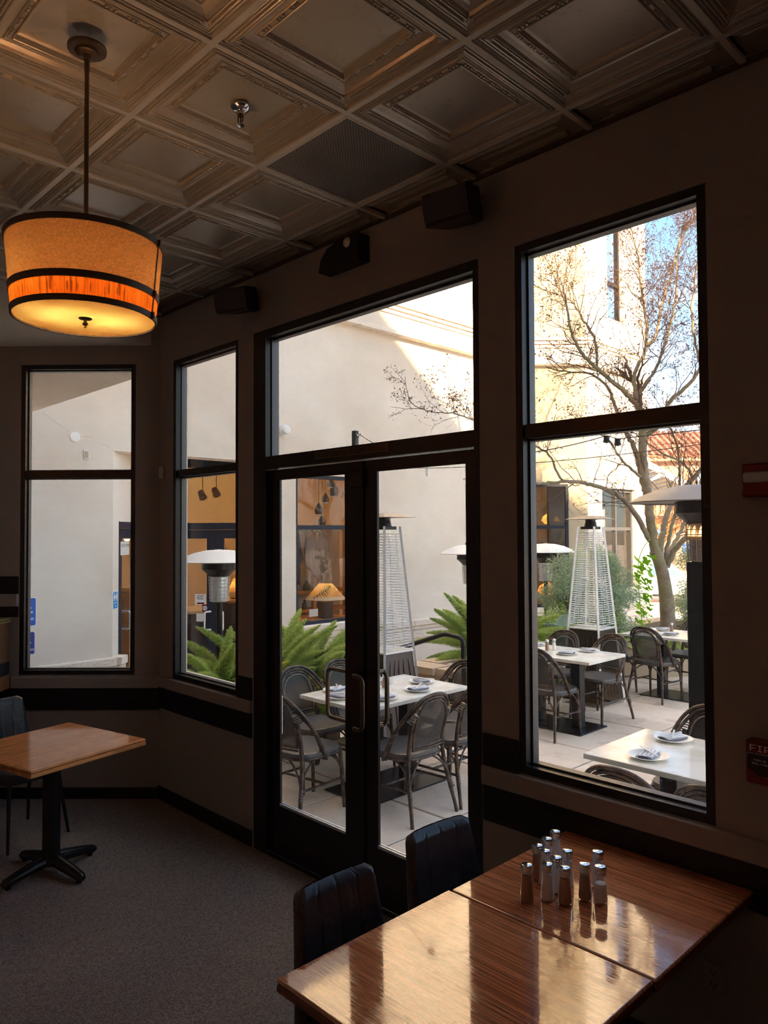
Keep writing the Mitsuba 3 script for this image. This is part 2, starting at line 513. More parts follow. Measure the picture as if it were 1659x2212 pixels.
# ---- windows
def window(name, label, F, x0, x1, z0, z1, zm0, zm1):
    """F(x0,x1,d0,d1,z0,z1) makes a box at depth d outwards from the inner wall face."""
    t = thing(name, label, None, kind='structure')
    w = .035
    part(t, 'frame', PL(cat_([F(x0, x0 + w, .002, .085, z0, z1), F(x1 - w, x1, .002, .085, z0, z1), F(x0 + w, x1 - w, .002, .085, z0, z0 + w),
                              F(x0 + w, x1 - w, .002, .085, z1 - w, z1), F(x0 + w, x1 - w, .012, .085, zm0, zm1)]), 'm_frame'))
    g = .022
    st = []
    for a, b in ((z0 + w, zm0), (zm1, z1 - w)):
        st += [F(x0 + w, x0 + w + g * .4, .045, .088, a, b), F(x1 - w - g * .4, x1 - w, .045, .088, a, b), F(x0 + w, x1 - w, .045, .088, a, a + g * .4), F(x0 + w, x1 - w, .045, .088, b - g * .4, b)]
    part(t, 'glazing_bead', PL(cat_(st), 'm_gasket'))
    for a, b in ((z0 + w, zm0), (zm1, z1 - w)):
        part(t, 'pane', PL(F(x0 + w, x1 - w, .066, .066, a, b, True), 'm_pane'))
    return t


def FF(x0, x1, d0, d1, z0, z1, flat=False):
    if flat:
        return sheet((x0, YW + d0, z0), (x1, YW + d0, z0), (x1, YW + d0, z1), (x0, YW + d0, z1))
    return box(x0, x1, YW + d0, YW + d1, z0, z1)


def FL(s0, s1, d0, d1, z0, z1, flat=False):
    if flat:
        P = lambda s, z: LO + LS * s + LD * d0 + np.array([0, 0, z])
        return sheet(P(s0, z0), P(s1, z0), P(s1, z1), P(s0, z1))
    return lbox(s0, s1, d0, d1, z0, z1)


window('window_1', 'tall black framed two pane window in the angled left wall', FL, L0, L1, ZB, ZT + .01, 2.432, 2.488)
window('window_2', 'narrow black framed two pane window left of the glass doors', FF, W20, W21, ZB, ZT, 2.42, 2.470)
window('window_3', 'tall black framed two pane window right of the glass doors', FF, W30, W31, ZB, ZT, 2.417, 2.478)

# ---- double glass door with transom
t = thing('door_1', 'black framed double glass door with a glass transom over it', None, kind='structure')
part(t, 'door_frame', PL(cat_([FF(D0, D0 + .13, -.004, .095, 0, ZT), FF(D1 - .03, D1, -.004, .095, 0, ZT), FF(D0 + .13, D1 - .03, -.004, .095, ZT - .05, ZT),
                               FF(D0 + .13, D1 - .03, -.004, .095, 2.405, 2.482), FF(D0, D1, -.0, .16, -.03, .004)]), 'm_frame'))
part(t, 'transom_bead', PL(cat_([FF(D0 + .13, D1 - .03, .05, .09, 2.482, 2.494), FF(D0 + .13, D1 - .03, .05, .09, ZT - .062, ZT - .05), FF(D0 + .13, D0 + .14, .04, .095, 2.49, ZT - .05)]), 'm_gasket'))
part(t, 'transom_pane', PL(FF(D0 + .13, D1 - .03, .07, .07, 2.482, ZT - .05, True), 'm_pane'))
XM = -3.048


def leaf_door(x0, x1, l0, l1, zb, name):
    k = part(t, name, PL(cat_([FF(x0, l0, .03, .046, .012, 2.398), FF(l1, x1, .03, .046, .012, 2.398), FF(l0, l1, .03, .046, .012, zb), FF(l0, l1, .03, .046, 2.333, 2.398)]), 'm_frame'))
    part(k, 'glazing_bead', PL(cat_([FF(l0, l1, .026, .04, zb - .012, zb + .003), FF(l0, l1, .041, .05, zb, zb + .006)]), 'm_steel'))
    part(k, 'pane', PL(FF(l0, l1, .040, .040, zb, 2.333, True), 'm_pane'))
    return k


d1_ = leaf_door(D0 + .132, XM - .003, -3.795, -3.182, .325, 'door_leaf')
d2_ = leaf_door(XM + .003, D1 - .032, -2.918, -2.30, .325, 'door_leaf')
part(t, 'astragal', PL(FF(XM - .03, XM + .03, .02, .03, .012, 2.39), 'm_frame'))


def pull(parent, xa, xb, ya, yb, z0, z1, r=.013):
    P = [(xa, ya, z1), (xa + .3 * (xb - xa), yb, z1), (xb - .02 * np.sign(xb - xa), yb, z1), (xb, yb, z1 - .025), (xb, yb, (z0 + z1) / 2), (xb, yb, z0 + .025),
         (xb - .02 * np.sign(xb - xa), yb, z0), (xa + .3 * (xb - xa), yb, z0), (xa, ya, z0)]
    Q = []
    for a, b in zip(P[:-1], P[1:]):
        for u in np.linspace(0, 1, 5)[:-1]: Q.append(np.array(a) * (1 - u) + np.array(b) * u)
    Q.append(P[-1])
    Q = np.array(Q)
    for _ in range(1):
        Q[1:-1] = .25 * Q[:-2] + .5 * Q[1:-1] + .25 * Q[2:]
    part(parent, 'pull_handle', PL(tube(Q, r, 10), 'm_bronze', 60))


pull(d1_, -3.165, -3.471, YW + .046, YW + .144, .90, 1.19)
pull(d1_, -3.06, -2.957, YW + .03, YW - .046, .94, 1.225)
pull(d2_, -3.00, -2.963, YW + .046, YW + .144, .94, 1.23)
# lettering on the transom bar
k = part(t, 'notice_plate', PL(box(-3.405, -2.796, YW - .0055, YW - .004, 2.430, 2.474), 'm_bronze'))
part(k, 'notice_lettering', PL(text('THIS DOOR TO REMAIN UNLOCKED DURING BUSINESS HOURS', .030, (-3.392, YW - .0052, 2.437), (1, 0, 0), (0, 0, 1), .0012, width=.585), 'm_black'))
part(t, 'closer_box', PL(rbox(XM - .06, XM + .04, YW + .005, YW + .03, 2.25, 2.35, .004), 'm_black'))

# ---- ceiling
GX0, GY0, G = -2.192, 1.340, .6096
ce = thing('ceiling', 'pressed tin panel ceiling in a suspended grid', None, kind='structure')
part(ce, 'deck', PL(box(XL - .2, XR + .2, YB - .2, YW + .2, ZC + .075, ZC + .17), 'm_wall_plain'))


def rings(prof, inner=True, half=G / 2 - .011):
    V, F = [], []
    for d, z in prof:
        h = half - d
        V += [(-h, -h, z), (h, -h, z), (h, h, z), (-h, h, z)]
    n = len(prof)
    for i in range(n - 1):
        for j in range(4):
            a, b, c, e = i * 4 + j, i * 4 + (j + 1) % 4, (i + 1) * 4 + (j + 1) % 4, (i + 1) * 4 + j
            F += [(a, c, b), (a, e, c)]
    a = (n - 1) * 4
    F += [(a, a + 2, a + 1), (a, a + 3, a + 2)]
    return trimesh.Trimesh(np.array(V), F, process=False)


def rib(d, w, h, z):   # half round rib on the profile
    return [(d, z), (d + w * .2, z - h * .8), (d + w * .5, z - h), (d + w * .8, z - h * .8), (d + w, z)]


prof = [(0, .006), (.010, .006), (.012, .012)] + rib(.016, .010, .007, .010) + rib(.028, .013, .010, .010) + rib(.043, .010, .007, .012) + \
       [(.056, .012), (.064, .020), (.078, .029), (.088, .032)] + rib(.090, .007, .006, .032) + [(.098, .029), (.108, .029)] + rib(.110, .008, .008, .029) + [(.119, .029), (.123, .039), (.132, .044)]
tile_m = rings(prof)
orn = []
bead = trimesh.creation.icosphere(subdivisions=0, radius=.0075)
rr = G / 2 - .011 - .103
for side in range(4):
    for g in np.linspace(-.8, .8, 5):
        for q in (-1, 0, 1):
            a = g * rr + q * .016
            m = bead.copy(); m.apply_translation([(a, -rr, .028), (rr, a, .028), (-a, rr, .028), (-rr, -a, .028)][side]); orn.append(m)
for sx in (-1, 1):          # corner leaf ornaments
    for sy in (-1, 1):
        for k in (-28, 0, 28):
            m = trimesh.creation.icosphere(subdivisions=1, radius=1.0)
            m.apply_scale((.021, .006, .006)); m.apply_translation((-.018, 0, 0))
            m.apply_transform(trimesh.transformations.rotation_matrix(math.radians(k), (0, 0, 1)))
            m.apply_transform(trimesh.transformations.rotation_matrix(math.atan2(sy, sx), (0, 0, 1)))
            m.apply_translation((sx * (G / 2 - .045), sy * (G / 2 - .045), .008)); orn.append(m)
tile = PL(cat_([tile_m] + orn), 'm_ceil')
tile_plain = PL(tile_m, 'm_ceil')
ventp = PL(rings([(0, .002), (.006, .002), (.008, .006)]), 'm_vent')
deg8 = math.tan(math.radians(54.37 / 2)) * 1.12
i0, i1 = int(math.floor((XL - GX0) / G)), int(math.ceil((XR - GX0) / G))
j0 = int(math.floor((YB - GY0) / G))
for i in range(i0, i1):
    for j in range(j0, 2):
        c = np.array([GX0 + (i + .5) * G, GY0 + (j + .5) * G, ZC])
        d = c - CAM
        z = d @ FWD
        near_view = z > .6 and abs(d @ np.cross(FWD, UP)) / z < .75
        if not near_view and (i + j) % 1:
            continue
        shp = ventp if (i, j) == (-1, 1) else tile if near_view else tile_plain
        if (i, j) == (-1, 1):
            vt = thing('air_vent', 'perforated dark metal air vent panel in the tin ceiling above the doors', 'vent')
            part(vt, 'grille', shp, T().translate([c[0], c[1], c[2]]))
            part(vt, 'rim', PL(cat_([box(-.29, .29, -.29, -.28, -.003, .01), box(-.29, .29, .28, .29, -.003, .01), box(-.29, -.28, -.28, .28, -.003, .01), box(.28, .29, -.28, .28, -.003, .01)]), 'm_grid'),
                 T().translate([c[0], c[1], c[2]]))
        else:
            part(ce, 'tin_panel', shp, T().translate([c[0], c[1], c[2]]))
# cut panels along the window wall
ye = GY0 + 2 * G
cw = YW - ye - .016
cut = []
cp = [(d, z) for d, z in prof if d < cw - .04] + [(cw, .014)]
V, F = [], []
hx = G / 2 - .011
for k, (d, z) in enumerate(cp):
    ins = min(d, .095)
    V += [(-hx + ins, d, z), (hx - ins, d, z)]
    if k:
        a = 2 * k
        F += [(a - 2, a + 1, a - 1), (a - 2, a, a + 1)]
V += [(-hx, cw, .002), (hx, cw, .002), (-hx, 0, .002), (hx, 0, .002)]
cutm = trimesh.Trimesh(np.array(V), F, process=False)
cutm = cat_([cutm, box(-hx, hx, 0, cw, .030, .034)])
cut = PL(cutm, 'm_ceil')
for i in range(i0, i1):
    x = GX0 + (i + .5) * G
    if x - G / 2 > XC + .2:
        part(ce, 'tin_panel', cut, T().translate([x, ye + .012, ZC]))
for i in range(i0, i1 + 1):
    x = GX0 + i * G
    part(ce, 'grid_bar', PL(box(x - .012, x + .012, YB, YW, ZC - .003, ZC + .012), 'm_grid'))
for j in range(j0, 3):
    y = GY0 + j * G
    part(ce, 'grid_bar', PL(box(XL, XR, y - .012, y + .012, ZC - .0034, ZC + .012), 'm_grid'))
part(ce, 'wall_angle', PL(box(XC, XR, YW - .02, YW, ZC - .006, ZC + .01), 'm_trim'))
part(ce, 'wall_angle', PL(lbox(0, SEND, -.02, 0, ZC - .006, ZC + .01), 'm_trim'))

# ---- sprinkler
t = thing('fire_sprinkler', 'small chrome fire sprinkler head hanging from a tin ceiling panel', 'sprinkler')
sx, sy = GX0 - .5 * G, GY0 + .5 * G + .01
part(t, 'escutcheon', PL(lathe([(.0, ZC + .036), (.036, ZC + .036), (.040, ZC + .028), (.030, ZC + .016), (.014, ZC + .012), (.014, ZC + .0)], 20), 'm_chrome', 40), T().translate([sx, sy, 0]))
arms = [tube(spline([(s * .008, 0, ZC + .004), (s * .017, 0, ZC - .012), (s * .012, 0, ZC - .03), (0, 0, ZC - .04)], 8), .003, 6) for s in (-1, 1)]
part(t, 'arms', PL(cat_(arms + [lathe([(.012, ZC + .004), (.012, ZC - .008)], 10), lathe([(.003, ZC - .008), (.003, ZC - .04)], 8)]), 'm_bronze', 40), T().translate([sx, sy, 0]))
part(t, 'deflector', PL(cat_([lathe([(.002, ZC - .04), (.016, ZC - .041), (.016, ZC - .044), (.002, ZC - .045)], 14)]), 'm_chrome'), T().translate([sx, sy, 0]))


# ---- pendant lamps
def shade_surf(r0, r1, z0, z1, n=64, th=.0):
    a = np.arange(n) * 2 * PI / n
    V = np.vstack([np.stack([r0 * np.cos(a), r0 * np.sin(a), np.full(n, z0)], -1), np.stack([r1 * np.cos(a), r1 * np.sin(a), np.full(n, z1)], -1)])
    F = []
    for j in range(n):
        j2 = (j + 1) % n
        F += [(j, j2, n + j2), (j, n + j2, n + j)]
    return trimesh.Trimesh(V, F, process=False)


scene['m_shade'] = {'type': 'principledthin', 'base_color': mikit.proc(t_shade), 'roughness': .8, 'diff_trans': 0.75, 'spec_trans': 0.0, 'eta': 1.3}
scene['m_shadeband'] = {'type': 'principledthin', 'base_color': mikit.proc(t_band), 'roughness': .8, 'diff_trans': 1.25, 'spec_trans': 0.0, 'eta': 1.3}
scene['m_diffuser'] = {'type': 'principledthin', 'base_color': rgb((.9, .57, .19)), 'roughness': .5, 'diff_trans': 1.1, 'spec_trans': 0.0, 'eta': 1.3}
LAMP_E = 100.0
zt, zb_ = 2.992, 2.728
rt, rb_ = .252, .229


def rad(z): return rb_ + (rt - rb_) * (z - zb_) / (zt - zb_)


def ring_trim(z0, z1, th=.004):
    return lathe([(rad(z0) - .002, z0), (rad(z0) + th, z0), (rad(z1) + th, z1), (rad(z1) - .002, z1)], 64, cap=False)


lamp_shapes = [
    ('canopy', PL(lathe([(.0, ZC), (.064, ZC), (.064, ZC - .009), (.061, ZC - .012), (.040, ZC - .013), (.038, ZC - .022), (.030, ZC - .025), (.014, ZC - .027), (.012, ZC - .042), (.0095, ZC - .045)], 32), 'm_bronze', 40)),
    ('rod', PL(lathe([(.0095, ZC - .04), (.0095, ZC - .08), (.0075, ZC - .083), (.0075, zb_ + .02)], 12), 'm_bronze', 40)),
    ('upper_shade', PL(shade_surf(rad(2.822), rad(zt), 2.822, zt), 'm_shade', True)),
    ('orange_band', PL(shade_surf(rad(zb_ + .012), rad(2.80), zb_ + .012, 2.80), 'm_shadeband', True)),
    ('top_trim', PL(ring_trim(zt - .018, zt + .001), 'm_trim', 40)),
    ('middle_trim', PL(ring_trim(2.800, 2.822), 'm_trim', 40)),
    ('bottom_trim', PL(ring_trim(zb_, zb_ + .018), 'm_trim', 40)),
    ('seam_clip', PL(cat_([rbox(rad(z) - .004, rad(z) + .012, -.006, .006, z - .012, z + .012, .002) for z in (zt - .01, 2.81, zb_ + .01)] + [xf(box(-.0015, .0015, -.003, .003, -.13, .13), mat(((math.cos(.09), 0, -math.sin(.09)), (0, 1, 0), (math.sin(.09), 0, math.cos(.09))), (rad(2.86) + .004, 0, 2.86)))]), 'm_trim')),
    ('diffuser', PL(lathe([(.0005, zb_ + .006), (.12, zb_ + .006), (rad(zb_) - .002, zb_ + .006)], 48, cap=False), 'm_diffuser')),
    ('finial', PL(lathe([(.0, zb_ + .007), (.022, zb_ + .006), (.020, zb_ + .003), (.006, zb_), (.005, zb_ - .006), (.009, zb_ - .010), (.009, zb_ - .014), (.004, zb_ - .020), (.0045, zb_ - .024), (.0, zb_ - .028)], 16), 'm_bronze', 40)),
    ('crossbar', PL(cat_([tube([(0, 0, zt - .02), (rad(zt), 0, zt - .006)], .003, 6), tube([(0, 0, zt - .02), (-rad(zt) * .5, rad(zt) * .866, zt - .006)], .003, 6), tube([(0, 0, zt - .02), (-rad(zt) * .5, -rad(zt) * .866, zt - .006)], .003, 6)]), 'm_bronze')),
]


def pendant(x, y, label, rot=0.0, power=1.0, col=(1.0, .60, .30)):
    t = thing('pendant_lamp', label, 'pendant lamp')
    M = place(x, y, 0, rot)
    for n, s in lamp_shapes: part(t, n, s, M)
    for k in range(2):
        a = PI * k + .6
        b = trimesh.creation.icosphere(subdivisions=2, radius=.032)
        b.apply_translation((.10 * math.cos(a), .10 * math.sin(a), 2.86))
        sh = PL(b, 'm_white', True)
        sh['emitter'] = {'type': 'area', 'radiance': rgb(np.array(col) * LAMP_E * power)}
        part(t, 'bulb', sh, M)
    return t


pendant(-2.514, 1.044, 'drum pendant lamp with an amber fabric shade, dark trims and a glowing orange band', rot=41)
pendant(-5.1, -0.2, 'unseen drum pendant lamp with an amber shade, out of view left, lighting the left wall', power=1.5, col=(1.0, .82, .64))  # out of view, placed to light the left wall and the room
pendant(-0.3, -1.5, 'unseen drum pendant lamp behind the viewpoint, right, placed to light the room', power=1.5, col=(1.0, .82, .64))  # this and the next two: out of view, strength chosen to light the room
pendant(-3.2, -1.8, 'unseen drum pendant lamp behind the viewpoint, middle, placed to light the room', power=1.5, col=(1.0, .82, .64))
pendant(.9, .9, 'unseen drum pendant lamp right of the viewpoint, placed to light the room', power=1.5, col=(1.0, .82, .64))

for q, (x, y) in enumerate([(-6.85, .29), (-7.46, -.35), (-8.05, -1.6), (-8.03, -2.2)]):
    t = thing('recessed_downlight', ('first', 'second', 'third', 'fourth')[q] + ' small warm ceiling downlight mirrored in the transom glass', 'ceiling light')
    part(t, 'trim_ring', PL(lathe([(.075, ZC - .004), (.095, ZC - .010), (.098, ZC - .004), (.098, ZC)], 24, cap=False), 'm_grid', 40), T().translate([x, y, 0]))
    sh = PL(lathe([(.0, ZC - .004), (.076, ZC - .004), (.076, ZC - .007), (.0, ZC - .007)], 24, cap=False), 'm_white')
    sh['emitter'] = {'type': 'area', 'radiance': rgb((13.0, 9.0, 4.0))}
    part(t, 'lens', sh, T().translate([x, y, 0]))

# ---- wall fittings
def loudspeaker(x, z, label, yaw):
    t = thing('wall_speaker', label, 'speaker', 'speakers above the windows')
    M = T().translate([x, YW - .115, z]).rotate([0, 0, 1], yaw).rotate([1, 0, 0], 14)
    body = prism([(-.12, -.10), (.12, -.10), (.10, .05), (.06, .085), (-.06, .085), (-.10, .05)], .145, -.0725)
    part(t, 'cabinet', PL(body, 'm_black'), M)
    g = xf(tube(spline([(-.118, -.105, 0), (0, -.125, 0), (.118, -.105, 0)], 9), .006, 6, ry=.066), np.eye(4))
    part(t, 'grille', PL(g, 'm_navy', 40), M)
    part(t, 'bracket', PL(cat_([rbox(-.015, .015, .07, .112, -.05, .05), tube(spline([(0, .09, .05), (.02, .095, .09), (.0, .10, .105), (-.01, .10, .10)], 8), .005, 6)]), 'm_blackmetal'), T().translate([x, YW - .115, z]))
    return t


loudspeaker(-4.02, 3.485, 'small black speaker tilted down on the wall above the narrow window', 20)
loudspeaker(-2.22, 3.515, 'black wall speaker above the pier between the doors and the right window', 8)

t = thing('emergency_light', 'black wedge shaped emergency light with two round lamps above the doors', 'emergency light')
ep = [(-.165, -.07), (.165, -.07), (.165, .075), (.02, .075), (-.09, .05), (-.145, .0)]
m = xf(prism(ep, .09, 0), mat(((1, 0, 0), (0, 0, 1), (0, -1, 0)), (-3.10, YW - .0, 3.545)))
part(t, 'housing', PL(m, 'm_black'))
lens = lathe([(.0, .012), (.018, .010), (.026, .004), (.028, 0)], 18)
k = part(t, 'lamp', PL(xf(lens, mat(((1, 0, 0), (0, 0, 1), (0, -1, 0)), (-3.02, YW - .091, 3.585))), 'm_offwhite', 40))
k = part(t, 'lamp', PL(xf(lens, mat(((0, 1, 0), (.45, 0, .893), (-.893, 0, .45)), (-3.243, YW - .05, 3.518))), 'm_offwhite', 40))

t = thing('alarm_strobe', 'red fire alarm strobe with a pale lens on the wall right of the window', 'fire alarm')
part(t, 'housing', PL(rbox(-.995, -.86, YW - .045, YW, 2.118, 2.235, .006), 'm_red'))
part(t, 'lens', PL(rbox(-.985, -.87, YW - .058, YW - .044, 2.168, 2.205, .006), 'm_offwhite'))
t = thing('fire_pull_station', 'red fire alarm pull station on the wall right of the window', 'fire alarm')
part(t, 'housing', PL(rbox(-.995, -.875, YW - .05, YW, 1.13, 1.278, .006), 'm_red'))
part(t, 'lettering', PL(text('FIRE', .022, (-.984, YW - .0505, 1.242), (1, 0, 0), (0, 0, 1), .001, width=.098), 'm_white'))
part(t, 'handle', PL(xf(prism([(-.985, 1.232), (-.885, 1.232), (-.885, 1.185), (-.925, 1.162), (-.945, 1.162), (-.985, 1.185)], .010), mat(((1, 0, 0), (0, 0, 1), (0, -1, 0)), (0, YW - .05, 0))), 'm_black'))
part(t, 'handle_outline', PL(cat_([tube(np.array([(-.987, YW - .051, 1.234), (-.883, YW - .051, 1.234), (-.883, YW - .051, 1.184), (-.924, YW - .051, 1.160), (-.946, YW - .051, 1.160), (-.987, YW - .051, 1.184)]), .0012, 5, closed=True)]), 'm_white'))
part(t, 'instruction', PL(cat_([text('PUSH IN', .007, (-.965, YW - .0605, 1.212), (1, 0, 0), (0, 0, 1), .0008), text('PULL DOWN', .007, (-.970, YW - .0605, 1.200), (1, 0, 0), (0, 0, 1), .0008)]), 'm_white'))
t = thing('wall_outlet', 'beige double wall outlet near the floor beside the wooden tables', 'outlet')
part(t, 'plate', PL(rbox(-1.172, -1.100, YW - .007, YW, .330, .440, .003), 'm_plate_beige'))
sl = []
for z in (.408, .362):
    sl += [box(-1.146, -1.143, YW - .0078, YW - .006, z - .006, z + .006), box(-1.129, -1.126, YW - .0078, YW - .006, z - .005, z + .005), box(-1.139, -1.133, YW - .0078, YW - .006, z - .014, z - .009)]
for m in sl: part(t, 'slot', PL(m, 'm_black'))
t = thing('door_chime', 'small beige box on the wall between the two left windows', 'sensor')
part(t, 'box', PL(rbox(XC + .025, XC + .075, YW - .03, YW, 2.42, 2.515, .008), 'm_offwhite'))

# wooden cabinet at the left edge
t = thing('wooden_cabinet', 'wooden cabinet end with a black band against the angled wall at the left edge', 'cabinet')
part(t, 'body', PL(lbox(1.135, 2.2, -.40, -.03, .86, 1.345, .004), 'm_wood_cab'))
part(t, 'cap', PL(cat_([lbox(1.115, 2.2, -.42, -.03, 1.335, 1.352, .004), lbox(1.125, 2.2, -.41, -.03, 1.352, 1.372, .006)]), 'm_olive'))
part(t, 'black_band', PL(lbox(1.132, 2.2, -.405, -.03, .945, 1.04, .002), 'm_band'))
part(t, 'bottom_rail', PL(lbox(1.128, 2.2, -.41, -.03, .835, .94, .004), 'm_pinkish_wood'))
part(t, 'plinth', PL(lbox(1.2, 2.2, -.38, -.03, 0, .84, .004), 'm_black'))
# ================================================================== tables and chairs indoors
def cross_base(t, M, ht, r=.05, arm=.30, col='m_blackmetal'):
    part(t, 'column', PL(lathe([(.075, .055), (.07, .085), (r, .10), (r, ht - .01)], 24), col, 40), M)
    for k in range(4):
        a = math.radians(90 * k)
        P = np.array([(.03, 0, .075), (.10, 0, .068), (.20, 0, .052), (arm - .02, 0, .036), (arm, 0, .030)])
        m = tube(P, [.042, .040, .036, .030, .020], 12, ry=[.034, .032, .028, .024, .016])
        m.apply_transform(trimesh.transformations.rotation_matrix(a, (0, 0, 1)))
        g = lathe([(.0, 0), (.016, 0), (.016, .024)], 10); g.apply_translation((math.cos(a) * (arm - .035), math.sin(a) * (arm - .035), 0))
        part(t, 'foot', PL(cat_([m, g]), col, 50), M)
    part(t, 'top_plate', PL(cat_([rbox(-.22, .22, -.03, .03, ht - .018, ht, .004), rbox(-.03, .03, -.22, .22, ht - .016, ht, .004)]), col), M)


def wood_table(name, label, cx, cy, lx, ly, deg, m_top, zt=.75, th=.04, group=None):
    t = thing(name, label, 'table', group)
    M = place(cx, cy, 0, deg)
    part(t, 'tabletop', PL(rbox(-lx / 2, lx / 2, -ly / 2, ly / 2, zt - .016, zt, .006), m_top, 50), M)
    part(t, 'edge_band', PL(rbox(-lx / 2 + .0005, lx / 2 - .0005, -ly / 2 + .0005, ly / 2 - .0005, zt - th, zt - .016, .004), 'm_wood_edge' if m_top == 'm_wood_near' else m_top), M)
    cross_base(t, M, zt - th)
    return t


wood_table('wooden_table', 'square glossy reddish wood table on a black cross base by the angled wall', -4.600, 1.727, .765, .755, 13, 'm_wood_left')
wood_table('wooden_table', 'nearest glossy striped wood table, empty, mirroring the windows', -1.368, 1.645, .752, .742, 0, 'm_wood_near')
wood_table('wooden_table', 'glossy striped wood table that carries the shakers under the right window', -1.362, 2.390, .750, .738, 0, 'm_wood_near')


# black channel back chairs (local: faces +x, backrest at negative x)
def back_mesh(zb, zt, wb, wt, lean, curve, th=.026, nu=56, nv=26):
    V = {}
    pts, F = [], []
    for side in (1, -1):
        for j in range(nv + 1):
            v = j / nv
            for i in range(nu + 1):
                u = 2 * i / nu - 1
                hw = (wb + (wt - wb) * v ** .8) / 2
                # rounded top corners
                rc = .032
                z = zb + (zt - zb) * v
                top = zt - z
                if top < rc:
                    hw -= rc - math.sqrt(max(rc * rc - (rc - top) ** 2, 0)) if top < rc else 0
                y = u * hw
                edge = max(0.0, 1 - abs(u)) * hw
                tt = th * math.sqrt(min(1.0, edge / .022)) * math.sqrt(min(1.0, (top + .0005) / .02))
                # stitched channels
                s = (y + .5) / .083
                fr = s - math.floor(s)
                g = math.exp(-(min(fr, 1 - fr) * .083 / .0024) ** 2) * .0046
                x = -lean * v + curve * (y / .22) ** 2 * (.4 + .6 * v) + side * max(tt - g, .0)
                pts.append((x, y, z))
    n1 = (nu + 1) * (nv + 1)
    for s in range(2):
        for j in range(nv):
            for i in range(nu):
                a = s * n1 + j * (nu + 1) + i
                q = (a, a + 1, a + nu + 2, a + nu + 1)
                F += [(q[0], q[1], q[2]), (q[0], q[2], q[3])] if s == 0 else [(q[0], q[2], q[1]), (q[0], q[3], q[2])]
    for i in range(nu):
        a = i; F += [(a, n1 + a, n1 + a + 1), (a, n1 + a + 1, a + 1)]
    m = trimesh.Trimesh(np.array(pts), F, process=False)
    m.merge_vertices(digits_vertex=5)
    return m


cb = PL(back_mesh(.44, .875, .44, .335, .075, .03), 'm_leather', 50)
seat = []
P = []
for a in np.linspace(0, 2 * PI, 40, endpoint=False):
    c, s = math.cos(a), math.sin(a)
    P.append((.22 * np.sign(c) * abs(c) ** .55 + .20, .225 * np.sign(s) * abs(s) ** .55))
sm = trimesh.convex.convex_hull(np.vstack([[(x, y, .43) for x, y in P], [(x * .97 + .006, y * .97, .475) for x, y in P], [(x * .88 + .024, y * .88, .487) for x, y in P], [(x * .96 + .008, y * .96, .415) for x, y in P]]))
cs = PL(sm, 'm_leather', 50)
legs = [PL(tube([(x0, y0, .43), (x1, y1, .0)], [.014, .009], 10), 'm_blackmetal', 40) for x0, y0, x1, y1 in
        ((.34, .17, .40, .215), (.34, -.17, .40, -.215), (.05, .16, -.045, .21), (.05, -.16, -.045, -.21))]
cfr = PL(cat_([tube([(.34, .17, .425), (.05, .16, .425)], .010, 8), tube([(.34, -.17, .425), (.05, -.16, .425)], .010, 8), tube([(.34, -.17, .425), (.34, .17, .425)], .010, 8), tube([(.05, -.16, .425), (.05, .16, .425)], .010, 8)]), 'm_blackmetal')


def black_chair(x, y, deg, label):
    t = thing('dining_chair', label, 'chair')
    M = place(x, y, 0, deg)
    part(t, 'backrest', cb, M); part(t, 'seat', cs, M)
    for l in legs: part(t, 'leg', l, M)
    part(t, 'seat_frame', cfr, M)
    return t


black_chair(-1.835, 1.62, 0, 'black leather channel back chair pushed in at the nearest wooden table')
black_chair(-1.885, 2.185, -3, 'black leather channel back chair at the shaker table, beside the glass door')
black_chair(-5.46, 1.73, 14, 'dark chair behind the reddish wood table, partly cut by the left edge')
black_chair(-.72, 1.60, 180, 'black chair back tip on the near right side of the nearest wooden table')
black_chair(-.66, 2.13, 180, 'black chair at the right side of the shaker table, in the bottom right corner')

# ---- salt and pepper shakers
sh_prof = [(.0, .002), (.0195, .0), (.0215, .004), (.0212, .012), (.0195, .04), (.0172, .072), (.0160, .092), (.0158, .102)]
inn = [(.0, .006), (.0185, .008), (.0190, .014), (.0175, .04), (.0152, .072), (.0142, .092)]
sh_glass = PL(lathe(sh_prof, 8, cap=False), 'm_pane', 25)
fill_full = lathe([(.0, .0057), (.0184, .0078), (.0189, .014), (.0174, .04), (.0151, .072), (.0141, .088), (.0, .089)], 16, cap=False)
fill_low = lathe([(.0, .0057), (.0184, .0078), (.0189, .014), (.0174, .04), (.0155, .066), (.0, .0672)], 16, cap=False)
lid = PL(lathe([(.0150, .096), (.0168, .097), (.0168, .100), (.0160, .1015), (.0168, .103), (.0168, .106), (.0160, .1075), (.0175, .109), (.0182, .113), (.0178, .119), (.0150, .1235), (.008, .1255), (.0, .126)], 20, cap=False), 'm_chrome', 30)
fills = {'p': PL(fill_full, 'm_pepper', 40), 's': PL(fill_full, 'm_salt', 40), 'l': PL(fill_low, 'm_salt', 40)}


def shaker(x, y, z, kind, label, group=None, s=1.0):
    t = thing('salt_shaker' if kind != 'p' else 'pepper_shaker', label, 'shaker', group)
    M = T().translate([x, y, z]).rotate([0, 0, 1], (x * 977 + y * 331) % 360).scale([s * 1.14, s * 1.14, s])
    part(t, 'glass_body', sh_glass, M)
    part(t, 'salt' if kind != 'p' else 'pepper', fills[kind], M)
    part(t, 'chrome_lid', lid, M)


